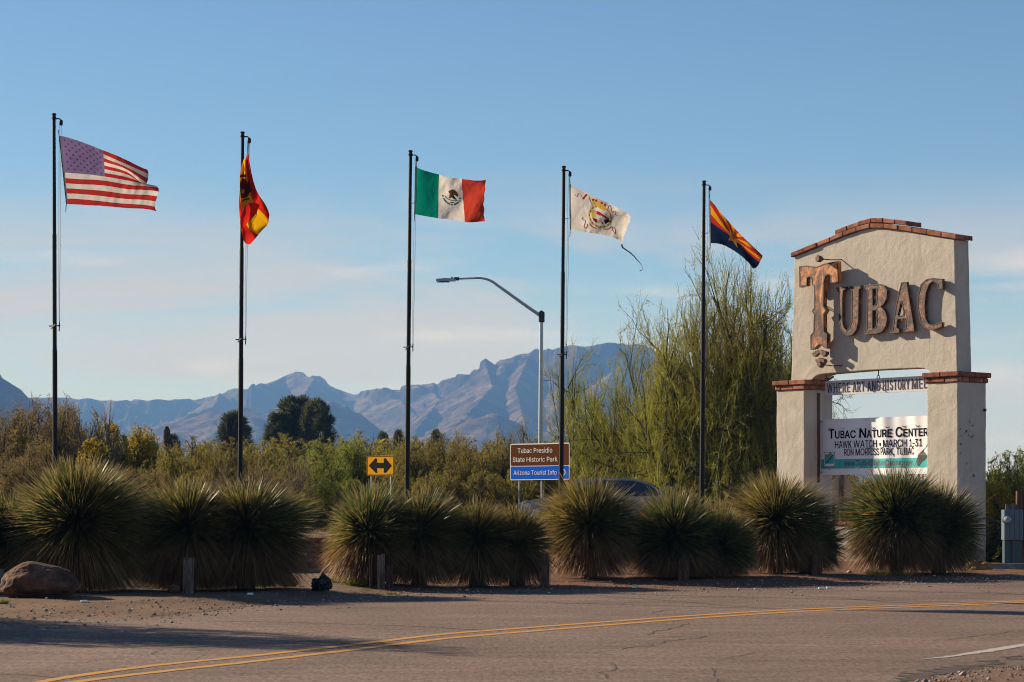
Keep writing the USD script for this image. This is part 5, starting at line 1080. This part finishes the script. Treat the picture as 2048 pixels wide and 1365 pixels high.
        cr = merge_uv(strips(rng, np.stack([q_, e_], 1), .010 * Ht))
    elif kind == 'yellow': cr = merge_uv(strips(rng, G[3], .012), leaves(rng, G[3], 13, .065, .040))
    elif kind == 'ivy': cr = merge_uv(strips(rng, G[3], .010), leaves(rng, G[3], 6, .075, .060))
    elif kind == 'mesquite': cr = merge_uv(strips(rng, G[3], .010), leaves(rng, G[3], 15, .065, .024))
    else: cr = merge_uv(strips(rng, G[3], .010), leaves(rng, G[3], 13, .058, .024))
    part('crown', cr[:2], S['leaf'], t, uv=cr[2], kind='stuff')
    return t
def place(name, lab, cat, seed, px, py_top, Y, wpx, kind, group=None):
    x = XA(px, Y); g = hz(x, Y); Ht = H + (HY - py_top) / F * Y - g
    return bush(name, lab, cat, seed, (x, Y, g), Ht, wpx * Y / F, kind, group)
place('palo_verde_tree', 'big feathery green tree with fine upswept twigs between the last flagpole and the gateway', 'tree', 41, 1452, 538, 70., 365, 'palo')
place('palo_verde_tree', 'lower bushier green tree to the left of the big feathery tree, behind the car', 'tree', 42, 1300, 690, 80., 390, 'palo')
place('palo_verde_tree', 'dark shaded feathery tree close behind the left pillar of the gateway', 'tree', 45, 1545, 700, 76., 260, 'palo')
place('palo_verde_tree', 'green tree between the park sign and the lower feathery tree', 'tree', 46, 1200, 835, 86., 190, 'palo')
proto = {}
GRP = {'mesquite': 'brown mesquite shrubs behind the spiky plants', 'olive': 'olive green desert shrubs behind the spiky plants', 'bright': 'bright green shrubs behind the spiky plants', 'yellow': 'yellow-flowering trees on the left', 'bare': 'twiggy half-bare shrubs behind the spiky plants', 'dark': 'dark evergreens beyond the scrub', 'ivy': 'leafy vines beside the right pillar'}
NAME = {'mesquite': 'mesquite_shrub', 'olive': 'desert_shrub', 'bright': 'green_shrub', 'yellow': 'yellow_tree', 'bare': 'twiggy_shrub', 'dark': 'evergreen_tree', 'ivy': 'leafy_vine'}
DIM = {'mesquite': (4., 4.6), 'olive': (3.3, 3.4), 'bright': (3.3, 3.4), 'yellow': (3.4, 2.8), 'bare': (3., 3.2), 'dark': (9., 6.), 'ivy': (2., 1.6)}
VARS = {'mesquite': 2, 'olive': 3, 'bright': 2, 'yellow': 2, 'bare': 2, 'dark': 2, 'ivy': 1}
count = {}
_pr = np.random.default_rng(77)
def shrub(kind, px, py_top, Y, wpx, lab, cat='shrub'):
    x = XA(px, Y); g = hz(x, Y); Ht = H + (HY - py_top) / F * Y - g; Wd = wpx * Y / F
    c = count[kind] = count.get(kind, -1) + 1; v = c % VARS[kind]
    if (kind, v) not in proto:
        proto[kind, v] = (bush(NAME[kind], lab, cat, 500 + 17 * v + 31 * len(kind), (x, Y, g), Ht, Wd, kind, GRP[kind]), Ht, Wd)
        return
    src, h0, w0 = proto[kind, v]
    dup(src, NAME[kind], lab, cat, (x, Y, g), float(_pr.uniform(0, 360)), (Wd / w0, Wd / w0, Ht / h0), GRP[kind])
EAST = 'olive desert shrub in the even thicket behind the flagpoles'
for row in [
    ('mesquite', 30, 800, 80., 230, 'brown mesquite at the left edge, under the dark hill'), ('mesquite', 95, 765, 86., 210, 'tallest brown mesquite on the left, crossed by the first flagpole'), ('mesquite', 150, 790, 90., 170, 'thin grey-brown mesquite just right of the first flagpole'),
    ('mesquite', -40, 810, 76., 200, 'brown mesquite cut by the left edge of the photo'), ('bare', 185, 822, 84., 110, 'half-bare grey shrub leaning right beside the tall mesquites'), ('mesquite', 60, 868, 72., 190, 'low brown mesquite right behind the leftmost spiky plant'),
    ('yellow', 222, 826, 86., 100, 'brightest yellow tree on the left, in front of the blue slope'), ('yellow', 278, 836, 87., 110, 'yellow tree beside the dark cactus stump'), ('yellow', 190, 862, 80., 110, 'low yellow tree between the mesquites and the brightest yellow tree'),
    ('olive', 330, 884, 80., 150, 'olive shrub below the dark cactus stump'), ('olive', 395, 882, 84., 150, 'olive shrub just left of the round evergreen'), ('olive', 448, 876, 82., 140, 'olive shrub at the foot of the second flagpole'), ('olive', 522, 870, 84., 150, 'olive shrub below the two tall evergreens'),
    ('bare', 545, 915, 68., 190, 'wide half-bare shrub to the right of the second flagpole'), ('bare', 470, 930, 66., 150, 'half-bare shrub around the base of the second flagpole'),
    ('bright', 640, 872, 82., 160, 'bright green shrub directly below the evergreens'), ('bright', 705, 866, 84., 150, 'bright green shrub just left above the double arrow sign'), ('bright', 640, 925, 73., 130, 'bright green bush low to the left of the double arrow sign'), ('bright', 700, 950, 76., 110, 'bright green bush behind the posts of the double arrow sign'),
    ('olive', 770, 868, 86., 140, 'olive shrub just left of the third flagpole'), ('olive', 832, 874, 84., 140, 'olive shrub filling the gap just right of the third flagpole'), ('olive', 885, 868, 88., 150, 'olive shrub at the middle of the gap between the third flagpole and the park sign'), ('olive', 945, 874, 84., 140, 'olive shrub two shrubs left of the park sign'), ('bare', 915, 862, 92., 90, 'thin pale shrub rising above the thicket near the third flagpole'),
    ('olive', 1000, 866, 90., 130, 'olive shrub directly left of the park sign'), ('bare', 1030, 846, 96., 100, 'pale thin tree just left of the street lamp'), ('olive', 1062, 888, 82., 130, 'olive shrub peeping over the left half of the park sign'), ('olive', 1120, 885, 84., 120, 'olive shrub between the park sign and the feathery trees'),
    ('olive', 880, 926, 74., 150, 'low olive shrub right of the third flagpole'), ('olive', 965, 930, 76., 140, 'low olive shrub left of the park sign'), ('olive', 800, 930, 78., 130, 'low olive shrub behind the third flagpole'), ('olive', 1060, 965, 82., 130, 'low olive shrub under the park sign'),
    ('olive', 400, 930, 74., 150, 'low olive shrub between the first two flagpoles'), ('mesquite', 285, 925, 73., 170, 'low brown mesquite below the yellow trees'), ('mesquite', 160, 915, 72., 170, 'low brown mesquite at the foot of the first flagpole'), ('olive', 560, 905, 78., 150, 'low olive shrub left of the bright green bushes'), ('olive', 610, 985, 66., 110, 'small olive shrub above the brick retaining wall'),
    ('olive', 250, 872, 100., 190, 'second-row olive shrub behind the yellow trees'),
    ('olive', 310, 868, 104., 190, 'second-row olive shrub behind the dark cactus stump'),
    ('olive', 365, 872, 98., 190, 'second-row olive shrub just right of the dark cactus stump'),
    ('olive', 420, 868, 106., 190, 'second-row olive shrub left of the round evergreen'),
    ('olive', 480, 872, 100., 190, 'second-row olive shrub below the round evergreen'),
    ('olive', 540, 868, 104., 190, 'second-row olive shrub below the lower evergreen'),
    ('olive', 600, 864, 100., 190, 'second-row olive shrub below the tallest evergreen'),
    ('olive', 660, 862, 106., 190, 'second-row olive shrub right below the evergreens'),
    ('olive', 720, 862, 100., 190, 'second-row olive shrub above left of the double arrow sign'),
    ('olive', 780, 862, 104., 190, 'second-row olive shrub above right of the double arrow sign'),
    ('olive', 840, 866, 100., 190, 'second-row olive shrub right behind the third flagpole'),
    ('olive', 900, 866, 106., 190, 'second-row olive shrub in the second row right of the third flagpole'),
    ('olive', 955, 864, 100., 190, 'second-row olive shrub in the second row midway to the street lamp'),
    ('olive', 1010, 872, 104., 190, 'second-row olive shrub left of the street lamp'),
    ('olive', 1060, 876, 100., 190, 'second-row olive shrub at the foot of the street lamp'),
    ('olive', 1110, 872, 104., 190, 'second-row olive shrub between the street lamp and the fourth flagpole'),
    ('olive', 1240, 900, 98., 190, 'second-row olive shrub behind the lower feathery tree'),
    ('olive', 1640, 905, 98., 190, 'second-row olive shrub seen through the gateway behind the thin bare tree'),
    ('bright', 2005, 892, 72., 140, 'green shrub right of the gateway, above the blue meter box'), ('bright', 2075, 884, 74., 150, 'green shrub cut by the right edge of the photo'), ('yellow', 1990, 955, 66., 90, 'yellowing shrub between the right pillar and the meter box'), ('olive', 1700, 930, 82., 150, 'olive shrub seen through the gateway under the banner'),
    ('bare', 1648, 806, 84., 100, 'thin bare tree seen through the gateway, left of the opening'), ('olive', 1460, 935, 74., 200, 'olive shrub under the big feathery tree'), ('olive', 1330, 940, 76., 200, 'olive shrub under the lower feathery tree, behind the car'), ('olive', 1570, 900, 80., 160, 'olive shrub behind the left pillar of the gateway'),
    ('ivy', 1993, 1025, 56., 70, 'leafy vine at the foot of the right pillar, beside the meter box'), ('ivy', 2003, 1075, 55.5, 55, 'low leafy vine behind the ochre rock')]:
    shrub(*row)
for row in [('dark', 470, 828, 210., 80, 'round dark evergreen behind the second flagpole'), ('dark', 590, 797, 240., 96, 'taller of the two big dark evergreens below the blue peak'), ('dark', 633, 804, 236., 84, 'right one of the two big dark evergreens below the blue peak'), ('dark', 558, 828, 238., 64, 'lower dark evergreen at the left of the big pair'),
            ('dark', 874, 864, 200., 36, 'small dark evergreen poking up right of the third flagpole'), ('dark', 798, 864, 210., 36, 'slim dark evergreen just left of the third flagpole'), ('dark', 764, 868, 220., 40, 'slim dark evergreen above the double arrow sign'), ('dark', 345, 872, 230., 46, 'small dark evergreen right of the cactus stump')]:
    shrub(*row, cat='tree')
# outside the frame on the left: the tree whose shadow lies across the near lane
bush('roadside_tree', 'tree beyond the left edge that shades the near lane', 'tree', 91, (-11.2, 30.0, hz(-11.2, 30.0)), 5.6, 5.4, 'mesquite')
# far scrub that reads as one band under the mountains
def scrub():
    rng = np.random.default_rng(8); out = []
    n = 700; Y = rng.uniform(105, 420, n); px = rng.uniform(-150, 2200, n); c = np.stack([(px - CX) / F * Y, Y, hfun((px - CX) / F * Y, Y, False)], -1)
    hh = rng.uniform(2.2, 3.8, n) * (1 + .25 * (Y > 250)); m = 110
    d = nrm(rng.normal(size=(n, m, 3))); d[..., 2] = np.abs(d[..., 2]); q = c[:, None] + d * (hh[:, None, None] * rng.uniform(.35, 1, (n, m, 1))) * np.array([.8, .8, 1.])
    e = q + nrm(rng.normal(size=q.shape) + [0, 0, .5]) * (.055 * hh)[:, None, None] * 2.2
    return strips(rng, np.stack([q.reshape(-1, 3), e.reshape(-1, 3)], 1), .16)
_s = scrub()
part('distant_scrub', _s[:2], 'olive_leaf', None, uv=_s[2], kind='stuff', label='band of far olive scrub below the mountains')
Y = 96.; b = P(333.5, 1000, Y); b[2] = hz(b[0], Y)
cs = thing('cactus_stump', 'dark dead cactus column standing above the scrub on the left', 'cactus', b)
tz = P(0, 853, Y)[2] - b[2]
part('trunk', lathe(b - [0, 0, .1], [(.13, 0), (.12, tz * .55), (.15, tz * .75), (.13, tz * .82), (.16, tz * .9), (.15, tz * .98), (.06, tz + .1)], 10), 'bark', cs)
part('knob', lathe(b + [.10, -.05, tz * .70], [(.03, -.15), (.10, -.05), (.10, .12), (.04, .2)], 8), 'bark', cs)
part('knob', lathe(b + [.12, -.05, tz * .84], [(.03, -.1), (.08, -.03), (.08, .1), (.03, .15)], 8), 'bark', cs)

# ---------------------------------------------------------------- brick retaining wall
rw = thing('retaining_wall', 'low red brick retaining wall between the spiky plants', 'wall', (-5.2, WALL_Y, 0.))
part('footing', bx(-9.6, -2.2, WALL_Y + .03, WALL_Y + .22, -.1, .80), 'mortar', rw)
_wr = np.random.default_rng(4)
for r in range(7):
    z0 = .10 + r * .104; x = -9.6 - .2 * (r % 2)
    while x < -2.25:
        x0, x1 = max(x, -9.6), min(x + .40, -2.2)
        if x1 - x0 > .08:
            o = _wr.normal(0, .006, 2)
            part('brick', bbox(x0 + .006, x1 - .006, WALL_Y + o[0] - (.03 if r == 6 else 0), WALL_Y + .19, z0 + .005, z0 + .097, .010), f'adobe_{int(_wr.integers(0, 4))}', rw)
        x += .402

# ---------------------------------------------------------------- rocks, posts, boxes, small things
def rock_thing(name, lab, px, py, Y, size, seed, mat, **kw):
    x = XA(px, Y); g = hz(x, Y); solo(name, icorock(seed, (x, Y, g + size[2] * .42), size, **kw), mat, lab, 'rock', (x, Y, g), smooth=50)
Y = 34.6; x = XA(82, Y); g = hz(x, Y)
def boulder():
    m = trimesh.creation.icosphere(subdivisions=5); v = m.vertices.copy(); n = meshkit.fbm(v * 1.3 + 3.1, 5, 4) - .5
    v = np.sign(v) * np.abs(v) ** .82
    v = v * (1 + .42 * n - .10 * np.abs(meshkit.fbm(v * 3.3, 4, 8) - .5))[:, None]
    v = v * np.array([.56, .42, .27]); v[:, 2] += .07 * (v[:, 0] < .6) * np.exp(-((v[:, 0] + .17) / .24) ** 2) * (v[:, 2] > 0) - .05 * ss(v[:, 0], .2, .6) * (v[:, 2] > 0)
    v[:, 0] -= .10 * np.exp(-((v[:, 2] + .12) / .10) ** 2) * (v[:, 0] < -.3)
    return v + [x, Y, g + .22], m.faces
solo('boulder', boulder(), 'sandstone', 'large rounded brown boulder at the lower left', 'rock', (x, Y, g), smooth=60)
rock_thing('rock', 'small grey-pink stone at the foot of the upright wooden post', 348, 0, 36.2, (.10, .09, .10), 5, 'sandstone')
rock_thing('rock', 'brown rock half hidden behind the left edge of the boulder', 2, 0, 35.6, (.10, .10, .12), 6, 'sandstone')
rock_thing('rock', 'pale brown rock under the leaf tips between the two left plants and the black bag', 576, 0, 39.0, (.16, .12, .13), 8, 'sandstone')
rock_thing('rock', 'ochre rock at the foot of the right pillar', 1957, 0, 49.5, (.30, .24, .15), 9, 'ochre_rock')
def post(lab, px, Y, w, ztop_py, mat, d=None, lean=0.):
    x = XA(px, Y); g = hz(x, Y); zt = H + (HY - ztop_py) / F * Y; w = w * Y / F; d = d or w
    m = bbox(x - w / 2, x + w / 2, Y - d / 2, Y + d / 2, g - .15, zt, .012); v = np.array(m.vertices); v[:, 0] += lean * (v[:, 2] - g); v[:, 2] += (v[:, 2] > zt - .05) * .03 * np.sin(v[:, 0] * 90)
    solo('wooden_post', (v, m.faces), mat, lab, 'post', (x, Y, g))
post('upright weathered wooden post in front of the brown-skirted plant', 377, 36.0, 20, 1113, 'old_wood')
post('tallest grey stump of the cluster below the double arrow sign', 762, 39.2, 15, 1110, 'old_wood', .12)
post('narrow brown stump at the left of the cluster below the double arrow sign', 742, 39.3, 7.5, 1110, 'red_wood', .10)
post('short reddish stump at the right of the cluster below the double arrow sign', 779, 39.4, 14, 1129, 'red_wood', .12)
post('dark wooden post at the right edge of the low plant below the park sign', 1090, 40.6, 17, 1108, 'red_wood', .14)
post('wide reddish stump between the two heads of the sixth plant', 1366, 43.0, 22, 1118, 'red_wood', .2)
post('dark stump at the right foot of the plant by the left pillar', 1632, 45.4, 22, 1112, 'red_wood', .2)
# black bag
Y = 37.9; x = XA(643, Y); g = hz(x, Y)
m = trimesh.creation.icosphere(subdivisions=4); v = m.vertices.copy(); rz = np.abs(meshkit.fbm(v * 3.1, 4, 2) - .5) * 2
rz2 = meshkit.fbm(v * 1.2 + 4, 3, 6) - .5
v = v * (1.05 - .75 * rz + .7 * rz2)[:, None] * np.array([.17, .15, .145]); v[:, 0] *= 1 + .5 * np.clip(-v[:, 2], 0, .1) / .1 * .5; v[:, 2] = np.maximum(v[:, 2], -.09); v[:, 2] += .07 * np.exp(-((v[:, 0] - .03) / .05) ** 2) * (v[:, 2] > .04)
solo('trash_bag', (v + [x, Y, g + .10], m.faces), 'bag_black', 'crumpled shiny black bag lying on the dirt', 'bag', (x, Y, g), smooth=25)
# pale box at the left edge
Y = 35.9; x = XA(-2, Y); g = hz(x, Y); wb = thing('utility_marker', 'weathered pale block cut by the left edge beside the boulder', 'block', (x, Y, g))
part('base', bbox(x - .16, x + .09, Y - .08, Y + .08, g - .05, g + .22, .012), 'concrete', wb); part('upper', bbox(x - .12, x + .065, Y - .07, Y + .07, g + .235, g + .40, .012), 'concrete', wb); part('dark_plate', bx(x - .06, x + .03, Y - .078, Y - .07, g + .27, g + .37), 'dark_metal', wb)
# electric meter cabinet, its post, kerb
Y = 52.; k = Y / F; q = lambda px, py: P(px, py, Y); g = hz(XA(2030, Y), Y)
eb = thing('meter_cabinet', 'blue-grey electric meter cabinet at the right edge', 'meter cabinet', (XA(2030, Y), Y, g))
a, b = q(2008, 1081), q(2046, 1020)
part('cabinet', bbox(a[0], b[0], Y - .02, Y + .30, a[2], b[2], .012), 'box_blue', eb)
for fx_ in (.30, .55, .8): part('seam', bx(a[0] + (b[0] - a[0]) * fx_ - .006, a[0] + (b[0] - a[0]) * fx_ + .006, Y - .026, Y - .019, a[2] + .03, b[2] - .03), 'box_teal', eb)
mt = part('meter', lathe(q(2012.5, 1039.5) + [0, .0, 0], [(.10, -.02), (.10, .05), (.085, .06), (.085, .15), (.06, .19)], 20, (0, -1, 0)), 'box_blue', eb, smooth=30)
part('meter_glass', lathe(q(2012.5, 1039.5) + [0, -.15, 0], [(.078, 0), (.078, .03), (.05, .06)], 20, (0, -1, 0)), 'meter_glass', mt, smooth=30)
c0 = q(2017, 1020); part('backboard', bx(c0[0], q(2046, 0)[0], Y + .31, Y + .36, q(0, 1150)[2], q(0, 1009)[2]), 'old_wood', eb)
part('stand', bbox(a[0] + .02, b[0] - .02, Y + .05, Y + .28, g - .05, a[2] - .005, .01), 'box_teal', eb)
part('conduit', tube([q(2027, 1082), q(2027, 1100), [q(2027, 0)[0], Y + .02, g - .05]], .035, 8), 'box_teal', eb)
fx0 = XA(2034, 53.); gg = hz(fx0, 53.)
solo('wooden_fence_post', bbox(fx0, fx0 + .22, 53., 53.14, gg - .1, P(0, 982, 53.)[2], .01), 'red_wood', 'dark wooden fence board behind the meter cabinet', 'post', (fx0, 53., gg))
x0_, x1_ = XA(1976, 50.), XA(2075, 50.); gg = hz(x0_ + .3, 50.)
solo('concrete_kerb', bbox(x0_, x1_, 50.0, 50.16, gg - .1, gg + .13, .015), 'concrete', 'short concrete kerb between the ochre rock and the meter cabinet', 'kerb', (x0_, 50., gg))
# tufts of grass and weeds
veg('grass_green', [(0, (.10, .12, .02)), (.6, (.17, .18, .03)), (1, (.28, .25, .06))], .4, .5, .3, None, .2)
veg('grass_dry', [(0, (.20, .14, .07)), (1, (.40, .30, .17))], .35, .6, .2, None, .2)
def tuft(name, lab, px, Y, rpx, hpx, n, seed, mat='grass_green'):
    rng = np.random.default_rng(seed); x = XA(px, Y); g = hz(x, Y); R, Hh = rpx * Y / F, hpx * Y / F
    a = rng.uniform(0, 2 * np.pi, n); rr = R * .7 * np.sqrt(rng.random(n)); c = np.stack([x + rr * np.cos(a), Y + rr * np.sin(a), hfun(x + rr * np.cos(a), Y + rr * np.sin(a)) - .01], -1)
    d = nrm(np.stack([np.cos(a), np.sin(a), 0 * a], -1) * rng.uniform(0, .9, (n, 1)) + rng.normal(0, .25, (n, 3)) + [0, 0, 1.]); L = Hh * rng.uniform(.4, 1.15, n)
    v, f, uv = blades(rng, c[:, None], d, L, rng.uniform(.004, .008, n), .2 * rng.random(n), core=0.)
    t = thing(name, lab, 'grass', (x, Y, g)); part('blades', (v, f), mat, t, uv=uv, kind='stuff')
for i, r in enumerate([('green grass tuft left of the lower edge of the boulder', 4, 32.6, 14, 14, 220), ('small green tuft growing at the front of the boulder', 38, 34.4, 9, 17, 160), ('grass tuft under the left rim of the double-headed plant', 672, 40.6, 26, 16, 420),
                       ('grass tuft at the foot of the cluster of stumps', 712, 39.6, 26, 22, 520), ('low green tuft in front of the stumps', 732, 38.4, 16, 7, 200), ('low green tuft right of the stumps by the asphalt', 786, 38.0, 20, 7, 240), ('grass fringe at the left foot of the plant below the banner', 1758, 46.3, 34, 16, 500), ('grass fringe at the front of the plant below the banner', 1805, 45.9, 28, 14, 420)]):
    tuft('grass_tuft', *r, 300 + i)
for i, r in enumerate([('dry weeds on the earth above the brick retaining wall', 600, 47.6, 60, 20, 420), ('dry weeds above the right end of the brick retaining wall', 655, 48.6, 40, 22, 300), ('dry stalks beside the trash bag', 690, 39.8, 40, 5, 160)]):
    tuft('dry_weeds', *r, 340 + i, 'grass_dry')
# loose stones and litter over the dirt
def pebbles():
    rng = np.random.default_rng(12); n = 4200; X = rng.uniform(-9, 11.5, n); Y = yfar(X) + rng.normal(.5, 1.1, n) * rng.choice([1, 2.2], n)
    k = 1100; k = 450; X[:k] = rng.uniform(3.2, 7, k); Y[:k] = ynear(X[:k]) - np.abs(rng.normal(.1, .6, k))
    ok = (Y < 48); X, Y = X[ok], Y[ok]; n = len(X); ico = trimesh.creation.icosphere(subdivisions=0); s = np.exp(rng.normal(-4.4, .42, n))
    z = np.maximum(hfun(X, Y), np.where((Y < yfar(X) + .8) & (Y > ynear(X) - .8), 0, -1))
    v = ico.vertices[None] * (s[:, None, None] * rng.uniform(.55, 1.25, (n, 12, 1))) * np.array([1, 1, .65]) + np.stack([X, Y, z + s * .3], -1)[:, None]
    f = ico.faces[None] + 12 * np.arange(n)[:, None, None]
    return v.reshape(-1, 3), f.reshape(-1, 3), np.repeat(rng.random(n), 12)
_p = pebbles()
mk('pebble', {'uv': ('texture_coordinate', {}), 'x': ('separate_xyz', {}), 'c': ('rgb_ramp', {'ramp': [(0, (.10, .055, .04)), (.4, (.20, .12, .09)), (.8, (.30, .21, .17)), (.96, (.36, .29, .25)), (1, (.6, .57, .54))]}), 'p': ('principled_bsdf', {'roughness': .9})}, [('uv.UV', 'x.vector'), ('x.x', 'c.fac'), ('c.color', 'p.base_color')])
part('gravel', _p[:2], 'pebble', None, uv=np.stack([_p[2], 0 * _p[2]], -1), kind='stuff', label='loose stones scattered along the dirt shoulder')
for i, (px, py) in enumerate(((1268, 1178), (1642, 1179), (1658, 1178), (972, 1176), (500, 1202), (168, 1219))):
    X, Y = gp(px, py); z = max(hz(X, Y), 0.)
    solo('litter', bbox(X - .045, X + .05, Y - .03, Y + .03, z, z + .035, .008), 'vinyl_white', ['white scrap on the asphalt edge right of the single round plant', 'left one of two white scraps on the asphalt below the plant by the left pillar', 'right one of two white scraps on the asphalt below the plant by the left pillar', 'white scrap on the dirt below the low plant under the park sign', 'pale scrap at the asphalt edge below the brown-skirted plant', 'pale scrap on the dirt right of the boulder'][i], 'litter', (X, Y, z))
